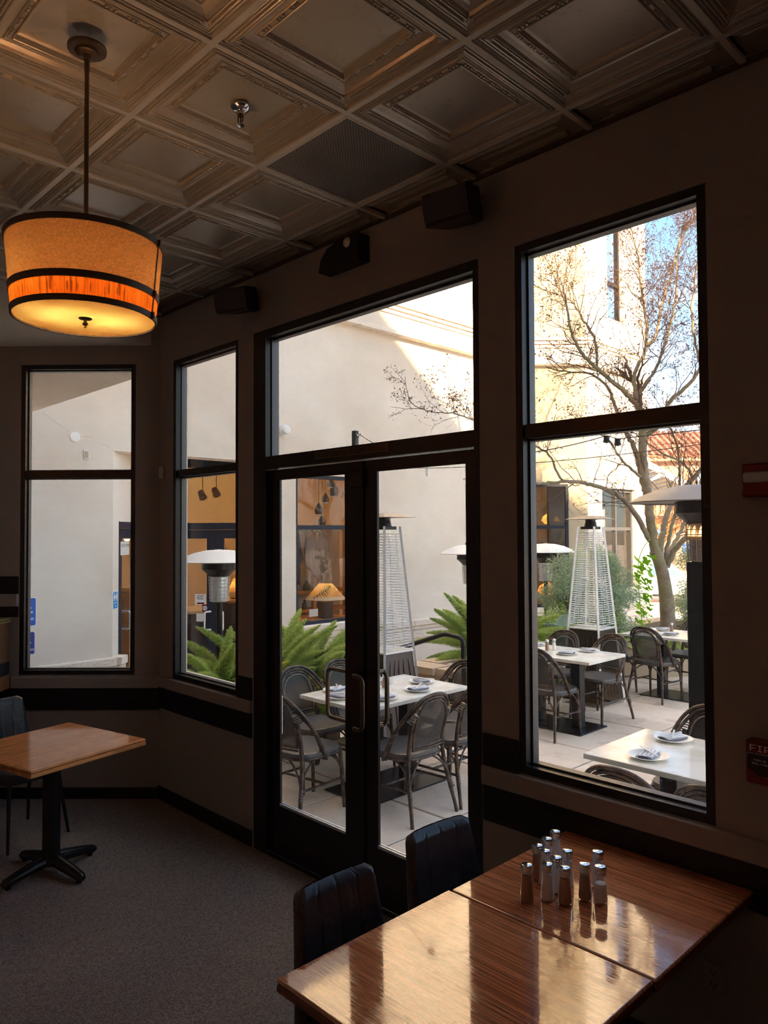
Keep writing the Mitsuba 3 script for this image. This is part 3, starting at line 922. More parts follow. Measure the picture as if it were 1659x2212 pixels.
GS = 'shakers gathered on the wooden table'
for x, y, k, l in [(-1.50, 2.140, 'p', 'pepper shaker alone at the left end of the cluster on the wooden table'),
                   (-1.455, 2.195, 's', 'full salt shaker between the two nearest pepper shakers'),
                   (-1.398, 2.212, 'p', 'nearest pepper shaker in the middle of the cluster'),
                   (-1.365, 2.285, 'p', 'pepper shaker just left of the nearest right salt shaker'),
                   (-1.318, 2.305, 'l', 'partly filled salt shaker at the right end of the cluster'),
                   (-1.520, 2.280, 's', 'salt shaker behind the full salt shaker, second row left'),
                   (-1.462, 2.262, 's', 'salt shaker tucked behind the middle pepper shaker'),
                   (-1.465, 2.335, 's', 'salt shaker behind the middle pepper shaker, third row'),
                   (-1.385, 2.405, 's', 'salt shaker standing behind the right pair of shakers'),
                   (-1.565, 2.300, 'p', 'shaker at the left of the back row, nearest of the line of three'),
                   (-1.575, 2.375, 's', 'middle shaker of the back line of three'),
                   (-1.590, 2.455, 's', 'rearmost shaker of the cluster, nearest the window wall')]:
    shaker(x, y, .75, k, l, GS)
# ================================================================== outside: ground, our facade, the shop building
ZL = -.35      # the lower walk along the shop

g = thing('patio_floor', 'square tan concrete pavers of the patio', None, kind='structure')
part(g, 'bed', PL(prism([(-5.6, 2.9), (8, 2.9), (8, 16), (-1, 16), (-1, 12.5), (-5.6, 12.5)], .05, -.062), 'm_grout'))
X0, Y0 = -3.45, 4.0
for i in range(-3, 4):
    for j in range(-2, 9):
        x0, y0 = X0 + i * .92, Y0 + j * 1.08
        x1, y1 = x0 + .92, y0 + 1.08
        x0, y0 = max(x0, -5.55), max(y0, YO + .0)
        if x1 - x0 < .1 or y1 - y0 < .1: continue
        dz = float(R.uniform(-.0015, .0015))
        part(g, 'paver', PL(rbox(x0 + .009, x1 - .009, y0 + .009, y1 - .009, -.04, dz, .005), 'm_paver'))
part(g, 'slab', PL(box(-3.45 + 4 * .92, 8, 2.96, 16, -.04, -.002), 'm_paver'))
solo('lower_walk', PL(box(-60, 60, -40, 120, ZL - .1, ZL), 'm_paver'), 'lower concrete walk along the shop building', None, kind='structure')

# our own building above and beside the room
b = thing('restaurant_facade', 'outer stucco mass of the restaurant, unseen upper part shading the courtyard', None, kind='structure')
part(b, 'unseen_upper_mass', PL(cat_([prism([(-5.3, YO), (-8.6, -.42), (-8.6, -8), (-2, -8), (-2, YO)], 4.5, ZC + .22), box(-2, 1.2, -8, YO, ZC + .22, 9.7), box(1.2, 14, -8, YO, ZC + .22, 10.44)]), 'm_stucco'))  # out of view, stepped heights chosen for its shadow on the courtyard wall
part(b, 'unseen_tall_block', PL(box(9, 20, -8, YO, ZC + .22, 11.0), 'm_stucco'))  # unseen block, its height chosen to shade the angled shop face
part(b, 'fascia', PL(cat_([box(-5.3, 14, YO - .02, YO + .03, 3.36, ZC + .25)]), 'm_stucco'))
part(b, 'outer_skin', PL(cat_([box(W21, D0, YO, YO + .02, .0, 3.4), box(D1, W30, YO, YO + .02, 0, 3.4), box(W31, 14, YO, YO + .02, 0, 3.4), box(W30, W31, YO, YO + .02, 0, ZB - .01), box(-5.33, W20, YO, YO + .02, 0, 3.4), box(W20, W21, YO, YO + .02, 0, ZB)]), 'm_stucco'))
part(b, 'passage_roof', PL(box(-9.2, -5.33, -7, 3.2, 3.45, 4.1), 'm_stucco'))
part(b, 'stone_sill', PL(rbox(-5.4, D0 - .01, YO + .02, YO + .14, .66, .93, .01), 'm_stone'))
part(b, 'stone_sill', PL(rbox(D1 + .01, 2, YO + .02, YO + .10, .70, .90, .01), 'm_stone'))
part(b, 'outer_ledge', PL(rbox(W30 - .02, W31 + .02, YW + .11, YO + .05, ZB - .03, ZB + .006, .006), 'm_beige'))

# ---- shop building
S = thing('shop_building', 'cream stucco shop building across the courtyard with cornices, stone base and shop windows', 'building')
XW = -9.2
RY0, RY1, RZ = 4.19, 6.69, 3.06      # corner entry
SW0, SW1, SZ0, SZ1 = 7.11, 8.75, .56, 2.92
ZR = 11.0
CB = np.array([-8.09, 13.82])
Y3 = 16.23
CY = 12.71
part(S, 'courtyard_wall', PL(cat_([box(XW - .3, XW, -9, RY0, ZL, ZR), box(XW - .3, XW, RY0, RY1, RZ, ZR), box(XW - .3, XW, RY1, SW0, ZL, ZR), box(XW - .3, XW, SW0, SW1, ZL, SZ0),
                                   box(XW - .3, XW, SW0, SW1, SZ1, ZR), box(XW - .3, XW, SW1, CY + .12, ZL, ZR)]), 'm_stucco'))
# angled face and the long side face of the corner tower
CD = np.array([S2, S2, 0]); CN = np.array([-S2, S2, 0])
MC = mat((CD, CN, (0, 0, 1)), (XW, CY, 0))
LC = float(np.linalg.norm(CB - np.array([XW, CY])))


def cbox(s0, s1, d0, d1, z0, z1, b=0):
    return xf(rbox(s0, s1, d0, d1, z0, z1, b) if b else box(s0, s1, d0, d1, z0, z1), MC)


cw0, cw1 = .30, 1.17
ZTW = 10.5
part(S, 'angled_wall', PL(cat_([cbox(0, cw0, 0, .25, ZL, ZTW), cbox(cw1, LC, 0, .25, ZL, ZTW), cbox(cw0, cw1, 0, .25, ZL, .45), cbox(cw0, cw1, 0, .25, 2.99, ZTW)]), 'm_cream'))
s0, s1 = 14.42, 15.92
u0, u1 = 14.75, 15.47
part(S, 'side_wall', PL(cat_([box(CB[0] - .3, CB[0], CB[1], s0, ZL, ZTW), box(CB[0] - .3, CB[0], s1, Y3, ZL, ZTW), box(CB[0] - .3, CB[0], s0, s1, ZL, .75), box(CB[0] - .3, CB[0], s0, s1, 2.94, 6.65),
                              box(CB[0] - .3, CB[0], s0, u0, 6.65, 9.3), box(CB[0] - .3, CB[0], u1, s1, 6.65, 9.3), box(CB[0] - .3, CB[0], s0, s1, 9.3, ZTW)]), 'm_stucco'))
part(S, 'end_wall', PL(box(-16, CB[0], Y3, Y3 + .3, ZL, ZTW), 'm_stucco'))
# cornice: ledge, plain band and three fillets, run along the three faces
LE, BB = 5.45, 5.98


def run(d, z0, z1):
    pts = [(XW, -9), (XW, CY), (CB[0], CB[1]), (CB[0], Y3)]
    off = [(XW + d, -9), (XW + d, CY - d * .414), (CB[0] + d, CB[1] - d * .414), (CB[0] + d, Y3)]
    return prism(pts[::-1] + off, z1 - z0, z0)


k = part(S, 'cornice_ledge', PL(run(.16, LE, LE + .07), 'm_stone'))
part(S, 'cornice_band', PL(run(.10, LE + .07, 5.80), 'm_stucco'))
for q in range(3):
    part(S, 'cornice_fillet', PL(run(.11 + .022 * (q + 1), 5.80 + q * .075, 5.80 + q * .075 + .055), 'm_stone'))
part(S, 'rear_roof', PL(box(-16, XW - .3, -9, Y3, 6.4, 6.6), 'm_stucco'))
part(S, 'tower_roof', PL(prism([(XW - 2.2, CY), (XW, CY), (CB[0], CB[1]), (CB[0], Y3), (XW - 2.2, Y3)], .2, ZTW - .1), 'm_stucco'))
part(S, 'tower_back', PL(box(XW - 2.4, XW - 2.2, CY - .2, Y3, 6.4, ZTW), 'm_stucco'))

# stone base: courses of separate blocks in three tiers
tiers = [(.34, .45, .10), (.27, .34, .075), (.12, .27, .06)]


def base_run(y0, y1, L=1.55):
    n = max(1, round((y1 - y0) / L))
    e = np.linspace(y0, y1, n + 1)
    for a, b_ in zip(e[:-1], e[1:]):
        part(S, 'base_stone', PL(cat_([rbox(XW - .02, XW + d, a + .003, b_ - .003, z0 + .004, z1 - .004, .008) for z0, z1, d in tiers]), 'm_stone'))


base_run(-1.0, RY0 + .02)
base_run(RY1, CY - .05)
n = 2
for a in range(n):
    part(S, 'base_stone', PL(cat_([cbox(a * LC / n + .003, (a + 1) * LC / n - .003, -d, .02, z0 + .004, z1 - .004, .008) for z0, z1, d in tiers]), 'm_stone'))
for a, b_ in ((CB[1], 15.0), (15.0, Y3)):
    part(S, 'base_stone', PL(cat_([rbox(CB[0] - .02, CB[0] + d, a + .003, b_ - .003, z0 + .004, z1 - .004, .008) for z0, z1, d in tiers]), 'm_stone'))
# base stone turning round the entry corner
DS = np.array([-S2, S2, 0]); NS = np.array([S2, S2, 0])
MS = mat((DS, -NS, (0, 0, 1)), (XW, RY0, 0))     # splayed entry wall: s inwards, d behind the face


def sbox(s0, s1, d0, d1, z0, z1, b=0):
    m = xf(rbox(s0, s1, d0, d1, z0, z1, b) if b else box(s0, s1, d0, d1, z0, z1), MS); return m


LSW = 1.768
part(S, 'base_stone', PL(cat_([sbox(-.02, .20, -d - .03, .02, z0 + .004, z1 - .004, .008) for z0, z1, d in tiers]), 'm_stone'))
part(S, 'entry_wall', PL(cat_([sbox(0, .205, 0, .2, ZL, 3.3), sbox(1.18, LSW, 0, .2, ZL, 3.3), sbox(.205, 1.18, 0, .2, 2.16, 3.3)]), 'm_stucco'))
part(S, 'entry_soffit', PL(prism([(XW, RY0), (XW - .3, RY0), (XW - 1.5, RY0 + 1.25), (XW - .3, RY1 + .3), (XW, RY1)], .1, 3.2), 'm_stucco'))


def door_leaf(parent, F, s0, s1, z0, z1, hs, w=.13, mid=None):
    k = part(parent, 'shop_door', PL(cat_([F(s0, s0 + w, .02, .07, z0, z1), F(s1 - w, s1, .02, .07, z0, z1), F(s0 + w, s1 - w, .02, .07, z0, z0 + .28), F(s0 + w, s1 - w, .02, .07, z1 - .13, z1)]), 'm_navy'))
    part(k, 'pane', PL(F(s0 + w, s1 - w, .044, .046, z0 + .28, z1 - .13), 'm_pane_shop'))
    return k


# splayed door
k = part(S, 'door_frame', PL(cat_([sbox(.205, .24, -.01, .1, ZL, 2.16), sbox(1.14, 1.18, -.01, .1, ZL, 2.16), sbox(.24, 1.14, -.01, .1, 2.08, 2.16)]), 'm_navy'))
k = door_leaf(S, sbox, .245, 1.14, ZL + .01, 2.075, 0)
# handle of the splayed door sticks out towards the courtyard
def dhandle(base, out, z0, z1, r=.014):
    base = np.asarray(base, float); out = np.asarray(out, float)
    P = [base + (0, 0, z1), base + out * .8 + (0, 0, z1), base + out + (0, 0, z1 - .03), base + out + (0, 0, z0 + .03), base + out * .8 + (0, 0, z0), base + (0, 0, z0)]
    return tube(bend([P[0], base + out + (0, 0, z1), base + out + (0, 0, z0), P[-1]], 5, .035), r, 8)


hb = np.array([XW, RY0, 0]) + DS * .40 + NS * -.02
part(k, 'pull_handle', PL(dhandle(hb, NS * .11 + DS * -.02, .75, .98), 'm_steel', 50))
part(k, 'sign_card', PL(cat_([sbox(.30, .62, .010, .012, 1.72, 1.90)]), 'm_offwhite'))
kk = labels
part(k, 'card_lettering', PL(cat_([text('HTH 223', .035, (np.array([XW, RY0, 0]) + DS * .62 + NS * -.008 + np.array([0, 0, 1.83])), -DS, (0, 0, 1), .001, width=.28)]), 'm_darkgoods'))
part(k, 'sticker', PL(sbox(.93, 1.02, .008, .010, 1.03, 1.19), 'm_blue_light'))

# shop front of the entry: transom glass over a pair of doors, running from the inner corner back to the wall
F0 = np.array([XW - 1.25, RY0 + 1.25, 0])
MF = mat((CD, CN, (0, 0, 1)), F0)


def fbox(s0, s1, d0, d1, z0, z1, b=0):
    return xf(rbox(s0, s1, d0, d1, z0, z1, b) if b else box(s0, s1, d0, d1, z0, z1), MF)


part(S, 'storefront_frame', PL(cat_([fbox(0, LSW, -.01, .09, 2.06, 2.16), fbox(0, LSW, -.01, .09, 3.0, 3.2), fbox(0, .06, -.01, .09, ZL, 3.1), fbox(LSW - .2, LSW, -.01, .09, ZL, 3.1), fbox(0, LSW, -.0, .09, ZL, ZL + .03)]), 'm_navy'))
part(S, 'transom_pane', PL(fbox(.06, LSW - .2, .044, .046, 2.16, 3.0), 'm_pane_shop'))
ka = door_leaf(S, fbox, .06, .885, ZL + .03, 2.055, 0)
kb = door_leaf(S, fbox, .89, LSW - .2, ZL + .03, 2.055, 0, w=.12)
for kq, s, o in ((ka, .82, -.07), (kb, .955, .07)):
    part(kq, 'pull_handle', PL(dhandle(F0 + CD * s + CN * -.0, CD * o + CN * -.09, .56, .83), 'm_white', 50))
part(ka, 'sign_card', PL(fbox(.58, .745, .010, .012, .93, 1.09), 'm_white'))
part(ka, 'card_lines', PL(cat_([fbox(.60 + .02 * (q % 2), .72 - .015 * (q % 3), .008, .010, 1.065 - q * .018, 1.072 - q * .018) for q in range(4)]), 'm_darkgoods'))
part(ka, 'card_stripe', PL(fbox(.61, .72, .008, .010, .94, .965), 'm_red'))
part(ka, 'sign_card', PL(fbox(.60, .74, .010, .012, .68, .80), 'm_white'))


def roundel(kq, s, z):
    part(kq, 'sticker', PL(fbox(s - .04, s + .04, .004, .008, z - .055, z + .055), 'm_red'))
    c = lathe([(.0, 0), (.034, 0), (.034, .003), (0, .003)], 18)
    part(kq, 'sticker_disc', PL(xf(c, mat((CD, (0, 0, 1), -CN), F0 + CD * s + CN * .003 + np.array([0, 0, z]))), 'm_white'))
    part(kq, 'sticker_bars', PL(cat_([fbox(s - .022, s + .022, -.004, .002, z + .006, z + .014), fbox(s - .022, s + .022, -.004, .002, z - .012, z - .004)]), 'm_blue'))


roundel(ka, .73, .88); roundel(kb, .95, .91)

# shop windows
def shop_window(F, a, b_, z0, z1, zm, w=.055, col='m_navy', mids=()):
    k = part(S, 'shop_window', PL(cat_([F(a, a + w, -.02, .08, z0, z1), F(b_ - w, b_, -.02, .08, z0, z1), F(a + w, b_ - w, -.02, .08, z0, z0 + w), F(a + w, b_ - w, -.02, .08, z1 - w, z1), F(a + w, b_ - w, -.01, .07, zm - .035, zm + .035)] +
                                       [F(m_ - .03, m_ + .03, -.01, .07, z0 + w, z1 - w) for m_ in mids]), col))
    part(k, 'pane', PL(F(a + w, b_ - w, .034, .036, z0 + w, zm - .035), 'm_pane_shop'))
    part(k, 'pane', PL(F(a + w, b_ - w, .034, .036, zm + .035, z1 - w), 'm_pane_shop'))
    return k


wbox = lambda s0, s1, d0, d1, z0, z1: box(XW - d1 - .05, XW - d0 - .05, s0, s1, z0, z1)
tbox = lambda s0, s1, d0, d1, z0, z1: box(CB[0] - d1 - .12, CB[0] - d0 - .12, s0, s1, z0, z1)
shop_window(wbox, SW0, SW1, SZ0, SZ1, 2.09)
part(S, 'window_sill', PL(rbox(XW - .1, XW + .12, SW0 - .15, SW1 + .15, .45, .56, .01), 'm_stone'))
shop_window(cbox, cw0, cw1, .45, 2.99, 2.10)
shop_window(tbox, s0, s1, .75, 2.94, 2.06, w=.07, col='m_greyframe', mids=(15.2,))
k = shop_window(tbox, u0, u1, 6.65, 9.3, 7.5, w=.06, col='m_bronze')
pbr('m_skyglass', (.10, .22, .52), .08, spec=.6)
part(k, 'dark_glass', PL(box(CB[0] - .22, CB[0] - .20, u0, u1, 6.7, 9.25), 'm_skyglass'))

pbr('m_crack', (.45, .40, .35), .9)
part(S, 'crack', PL(tube([(-9.2, 3.315, 3.46), (-9.2, 3.467, 3.353), (-9.2, 3.56, 3.30), (-9.2, 3.63, 3.25)], .0016, 5), 'm_crack'))
part(S, 'crack', PL(tube([(-9.2, 3.776, 3.205), (-9.2, 3.86, 3.212), (-9.2, 3.921, 3.207), (-9.2, 3.97, 3.16), (-9.2, 4.04, 3.13), (-9.2, 4.12, 3.115), (-9.2, 4.185, 3.066)], .0016, 5), 'm_crack'))
# fixtures on the long wall
t = thing('wall_cover_plate', 'round white cover plate on the stucco wall seen through the leftmost window', 'cover plate')
part(t, 'disc', PL(xf(lathe([(0, 0), (.062, 0), (.062, .010), (.058, .013), (0, .013)], 28), mat(((0, 1, 0), (0, 0, 1), (1, 0, 0)), (XW, 3.70, 3.195))), 'm_white', 40))
part(t, 'screw', PL(xf(lathe([(0, 0), (.006, 0), (.006, .004), (0, .004)], 8), mat(((0, 1, 0), (0, 0, 1), (1, 0, 0)), (XW + .013, 3.665, 3.195))), 'm_steel'))
part(t, 'screw', PL(xf(lathe([(0, 0), (.006, 0), (.006, .004), (0, .004)], 8), mat(((0, 1, 0), (0, 0, 1), (1, 0, 0)), (XW + .013, 3.735, 3.19))), 'm_steel'))
t = thing('wall_vent_plate', 'small rectangular beige plate on the stucco wall below the round cover plate', 'wall plate')
part(t, 'plate', PL(rbox(XW, XW + .018, 3.805, 3.875, 2.925, 3.045, .006), 'm_offwhite'))
part(t, 'panel', PL(rbox(XW + .018, XW + .023, 3.818, 3.862, 2.945, 3.025, .003), 'm_beige'))
t = thing('wall_sconce', 'striped round wall light on the stucco wall at the left edge of the transom', 'wall light')
part(t, 'body', PL(xf(lathe([(0, 0), (.075, 0), (.075, .16), (.06, .20), (0, .21)], 24), mat(((0, 1, 0), (0, 0, 1), (1, 0, 0)), (XW, 6.80, 3.555))), 'm_white', 40))
for q in range(4):
    part(t, 'band', PL(xf(lathe([(.074, .02 + q * .04), (.080, .02 + q * .04), (.080, .034 + q * .04), (.074, .034 + q * .04)], 24, cap=False), mat(((0, 1, 0), (0, 0, 1), (1, 0, 0)), (XW, 6.80, 3.555))), 'm_steel', 40))


def rrect(w, h, r, n=6):
    P = []
    for cx, cy, a0 in ((w / 2 - r, h / 2 - r, 0), (-w / 2 + r, h / 2 - r, 90), (-w / 2 + r, -h / 2 + r, 180), (w / 2 - r, -h / 2 + r, 270)):
        for q in range(n + 1):
            a = math.radians(a0 + 90 * q / n)
            P.append((cx + r * math.cos(a), cy + r * math.sin(a)))
    return P


MWs = lambda y, z, d=0: mat(((0, 1, 0), (0, 0, 1), (1, 0, 0)), (XW + d, y, z))


def wheelchair(sc):
    a = [tube([(0, .06, .002), (0, .01, .002), (.035, .01, .002), (.055, -.035, .002), (.075, -.028, .002)], .007, 6)]
    c = lathe([(0, 0), (.014, 0), (.014, .003), (0, .003)], 12); c.apply_translation((0, .085, .001)); a.append(c)
    th = np.linspace(math.radians(110), math.radians(330), 14)
    a.append(tube(np.stack([.042 * np.cos(th), .042 * np.sin(th) - .02, np.full(14, .002)], -1), .006, 6))
    m = cat_(a); m.apply_scale(sc); return m


t = thing('accessible_entrance_sign', 'larger bright blue wheelchair sign, upper of two at the left edge of the leftmost window', 'sign')
part(t, 'border', PL(xf(prism(rrect(.30, .34, .025), .004), MWs(3.112, 1.09)), 'm_white'))
part(t, 'panel', PL(xf(prism(rrect(.28, .32, .02), .002, .004), MWs(3.112, 1.09)), 'm_blue'))
part(t, 'wheelchair_symbol', PL(xf(wheelchair(1.1), MWs(3.12, 1.17, .006)), 'm_white'))
for q, s_ in enumerate(('FOR', 'ACCESS', 'BEYOND', 'DOOR')):
    m = meshkit.text_mesh(s_, .026, .001, True)
    w_ = m.bounds[1, 0]
    right_end = (3.222, 3.195, 3.232, 3.178)[q]
    part(t, 'lettering', PL(xf(m, MWs(right_end - w_, 1.072 - q * .0385, .006)), 'm_white'))
t = thing('accessible_entrance_sign', 'smaller dark blue wheelchair sign, lower of two at the left edge', 'sign')
part(t, 'panel', PL(xf(prism(rrect(.24, .255, .018), .005), MWs(3.122, .725)), 'm_blue_dark'))
part(t, 'wheelchair_symbol', PL(xf(wheelchair(1.0), MWs(3.125, .76, .005)), 'm_white'))
m = meshkit.text_mesh('ACCESSIBLE', .020, .001, True)
part(t, 'lettering', PL(xf(m, MWs(3.235 - m.bounds[1, 0], .640, .005)), 'm_white'))
t = thing('restroom_sign', 'small blue restroom sign with two white figures beside the shop entry', 'sign')
MR = lambda s, z, d=0: mat((DS, (0, 0, 1), NS), np.array([XW, RY0, z]) + DS * s + NS * d)
part(t, 'border', PL(xf(prism(rrect(.165, .225, .015), .004), MR(.09, 1.155)), 'm_white'))
part(t, 'panel', PL(xf(prism(rrect(.150, .21, .012), .002, .004), MR(.09, 1.155)), 'm_blue_light'))
for sgn in (-1, 1):
    h = lathe([(0, 0), (.010, 0), (.010, .003), (0, .003)], 10); h.apply_translation((0, .085, 0))
    bd = prism([(-.016, .07), (.016, .07), (.016 if sgn > 0 else .028, .02), (.010, .02), (.008, -.01), (-.008, -.01), (-.010, .02), (-.016 if sgn > 0 else -.028, .02)], .003)
    part(t, 'figure', PL(xf(cat_([h, bd]), MR(.09 + sgn * .034, 1.155, .006)), 'm_white'))
part(t, 'lettering', PL(xf(meshkit.text_mesh('RESTROOM', .013, .001, True), MR(.09 - .048, 1.112, .006)), 'm_white'))
part(t, 'arrow', PL(xf(prism([(-.016, .006), (.002, .006), (.002, .016), (.018, 0), (.002, -.016), (.002, -.006), (-.016, -.006)], .002), MR(.09, 1.078, .006)), 'm_white'))

# ================================================================== inside the shop, seen through its windows
sr = thing('shop_interior', 'warm lit interior walls of the shop', None, kind='structure')
part(sr, 'floor', PL(box(-16, XW - .3, -3, Y3, ZL, ZL + .01), 'm_tan'))
part(sr, 'ceiling', PL(box(-16, XW - .3, -3, Y3, 3.6, 3.7), 'm_tan'))
part(sr, 'back_wall', PL(box(-12.9, -12.8, -3, Y3, ZL, 3.6), 'm_tan'))
part(sr, 'side_wall', PL(box(-12.8, XW - .3, 10.4, 10.5, ZL, 3.6), 'm_beige'))
part(sr, 'dim_room_panel', PL(box(CB[0] - 1.3, CB[0] - 1.25, 14.3, Y3, ZL, 3.5), 'm_dim'))  # added dark panel, stands in for the dim room behind the side window
part(sr, 'partition', PL(box(-10.3, -10.22, 6.9, 7.9, 2.2, 3.6), 'm_tan'))
part(sr, 'tower_floor', PL(prism([(XW - 2.2, CY), (XW, CY), (CB[0], CB[1]), (CB[0], Y3), (XW - 2.2, Y3)], .1, 3.5), 'm_tan'))


def bulb(parent, p, r, e, col=(1, .62, .28), name='bulb'):
    b = trimesh.creation.icosphere(subdivisions=1, radius=r); b.apply_translation(p)
    sh = PL(b, 'm_white', True); sh['emitter'] = {'type': 'area', 'radiance': rgb(np.array(col) * e)}
    part(parent, name, sh)


for p, lab in (((-10.6, 8.6, 3.45), 'small warm ceiling spotlight inside the shop behind the left glass door'), ((-11.6, 7.2, 3.45), 'warm ceiling spotlight deep in the shop, over the entry'), ((-9.6, 14.6, 3.2), 'warm ceiling spotlight in the corner tower shop'), ((-11.3, 11.6, 3.3), 'warm ceiling spotlight behind the angled shop window')):
    t = thing('spotlight', lab, 'ceiling light')
    part(t, 'can', PL(xf(lathe([(.05, .0), (.06, .02), (.06, .15), (.02, .17), (.02, .3)], 16), mat(((1, 0, 0), (0, 1, 0), (0, 0, 1)), (p[0], p[1], p[2] - .02))), 'm_blackmetal', 40))
    bulb(t, (p[0], p[1], p[2] - .03), .075, 420.0 if p[1] < 12 and p[0] > -11.25 or p[1] < 8 else 90.0)

# hanging mirrored drops
drop = PL(lathe([(.0, .16), (.012, .15), (.03, .12), (.062, .06), (.072, .02), (.066, -.02), (.045, -.05), (.02, -.062), (0, -.064)], 18, cap=False), 'm_plum', True)
for n_, (y, z, s_) in enumerate([(8.10, 2.36, 1.0), (8.25, 2.56, .85), (8.43, 2.70, 1.2), (8.17, 2.17, .9), (8.36, 2.83, .9)]):
    t = thing('drop_pendant', ('third lowest dark mirrored drop in the shop window', 'middle dark mirrored drop in the shop window', 'largest dark mirrored drop high in the shop window', 'lowest dark mirrored drop, just above the window bar of the shop', 'topmost dark mirrored drop in the shop window')[n_], 'pendant lamp', 'mirrored drops in the shop window')
    part(t, 'drop', drop, place(-9.85, y, z, 0, s_))
    part(t, 'cord', PL(tube([(-9.85, y, z + .15), (-9.85, y, 3.6)], .003, 5), 'm_cable'))
    part(t, 'lens', PL(xf(lathe([(0, 0), (.04, .004), (.05, .02), (.04, .03)], 14), mat(((1, 0, 0), (0, 1, 0), (0, 0, 1)), (-9.85, y, z - .066 * s_))), 'm_offwhite', 40))


def garment(name, label, y, zt, pts, col, thick=.05):
    t = thing(name, label, 'clothing')
    m = xf(prism(pts, thick), mat(((0, 1, 0), (0, 0, 1), (1, 0, 0)), (-10.22, y, zt)))
    m = m.subdivide_to_size(.09)
    v = np.array(m.vertices)
    v[:, 0] += .025 * np.sin(v[:, 1] * 38 + v[:, 2] * 3) * np.clip((zt + .1 - v[:, 2]) * 2, 0, 1)
    m = trimesh.Trimesh(v, m.faces, process=False)
    part(t, 'cloth', PL(m, col, 50))
    part(t, 'hanger', PL(cat_([tube([(-10.2, y - .16, zt - .03), (-10.2, y, zt + .06), (-10.2, y + .16, zt - .03)], .008, 6), tube(spline([(-10.2, y, zt + .06), (-10.2, y + .005, zt + .11), (-10.2, y + .03, zt + .13)], 6), .004, 5)]), 'm_cable'))


pbr('m_sheer', (.16, .125, .115), .8)
garment('hanging_dress', 'black dress hanging in the shop window, left of the grey blouse', 7.86, 2.06, [(-.06, 0), (.06, 0), (.09, -.20), (.14, -.5), (.10, -.62), (.12, -.95), (.04, -.92), (-.02, -.72), (-.16, -.55), (-.14, -.40), (-.08, -.2)], 'm_darkgoods')
garment('hanging_blouse', 'sheer grey blouse on a hanger in the shop window', 8.33, 1.98, [(-.10, .02), (.0, -.12), (.10, .02), (.24, -.03), (.30, -.42), (.22, -.62), (.16, -.66), (.12, -.90), (.06, -1.0), (.0, -.75), (-.12, -.65), (-.28, -.50), (-.22, -.05)], 'm_sheer')
# fern painted table lamp
t = thing('table_lamp', 'lit table lamp with a fern patterned amber shade in the shop window', 'table lamp')
scene['m_lampshade'] = {'type': 'principledthin', 'base_color': rgb((.80, .50, .20)), 'roughness': .7, 'diff_trans': 1.2, 'spec_trans': 0.0, 'eta': 1.3}
Lx, Ly = -9.80, 8.2
part(t, 'shade', PL(lathe([(.12, 1.14), (.345, .88)], 36, cap=False), 'm_lampshade', True), place(Lx, Ly))
fl_ = []
cone = lambda az, q: np.array([(.123 + .225 * q) * math.cos(az), (.123 + .225 * q) * math.sin(az), 1.14 - .26 * q])
stem = [(-1.35 + 1.25 * u_, .85 - .75 * u_ ** .8) for u_ in np.linspace(0, 1, 11)]
fl_.append(tube([cone(a_, q_) for a_, q_ in stem], .004, 5))
for k_, (a_, q_) in enumerate(stem[:-1]):
    w_ = .30 * math.sin(PI * (k_ + 1.5) / 12)
    for s_ in (-1, 1):
        fl_.append(tube([cone(a_, q_), cone(a_ + s_ * w_ * .55 + w_ * .3, q_ + s_ * w_ * .9)], [.006, .0015], 5))
part(t, 'fern_motif', PL(cat_(fl_), 'm_darkgoods'), place(Lx, Ly))
part(t, 'lower_motif', PL(lathe([(.300, .936), (.349, .880)], 36, cap=False), 'm_tan', True), place(Lx, Ly))
part(t, 'base', PL(cat_([rbox(-.10, .10, -.10, .10, .56, .86, .02)]), 'm_darkgoods'), place(Lx, Ly))
bulb(t, (Lx, Ly, 1.0), .04, 60.0)
t = thing('display_shelf', 'orange wood display shelf with grey back panel in the shop window', 'shelf')
for y in (7.72, 8.45, 9.2): part(t, 'post', PL(box(-10.5, -10.42, y, y + .06, .2, 2.1), 'm_orangewood'))
for z in (.60, .93, 2.08): part(t, 'board', PL(box(-10.7, -10.42, 7.7, 9.3, z, z + .05), 'm_orangewood'))
part(t, 'back', PL(box(-10.72, -10.70, 7.7, 9.3, .2, 2.1), 'm_offwhite'))
for n_, (y, z, s_) in enumerate([(7.9, 1.0, .06), (8.05, 1.02, .05), (8.35, 1.0, .07), (8.6, 1.0, .06), (7.95, .68, .07), (8.3, .66, .05), (8.65, .68, .06)]):
    t = thing('vase', ('plum', 'steel grey', 'black', 'large plum', 'low steel grey', 'low black', 'low plum')[n_] + ' vase on the ' + ('upper' if z > .8 else 'lower') + ' board of the shop window display shelf', 'vase', 'vases on the display shelf')
    part(t, 'body', PL(lathe([(0, -.05), (.6 * s_, -.05), (s_, .02), (.8 * s_, .09), (.3 * s_, .12), (.45 * s_, .15), (.3 * s_, .15)], 14), ('m_plum', 'm_steel', 'm_darkgoods')[n_ % 3], 40), place(-10.5, y, z))
t = thing('price_card', 'small white card standing in the shop window beside the lamp', 'card')
part(t, 'card', PL(box(-9.62, -9.61, 7.70, 7.88, .63, .75), 'm_offwhite'))
t = thing('display_counter', 'dark counter under the lamp in the shop window', 'counter')
part(t, 'top', PL(box(-10.4, -9.55, 7.2, 8.7, .50, .56), 'm_orangewood'))
part(t, 'front', PL(box(-10.35, -9.6, 7.25, 8.65, ZL + .01, .50), 'm_darkgoods'))
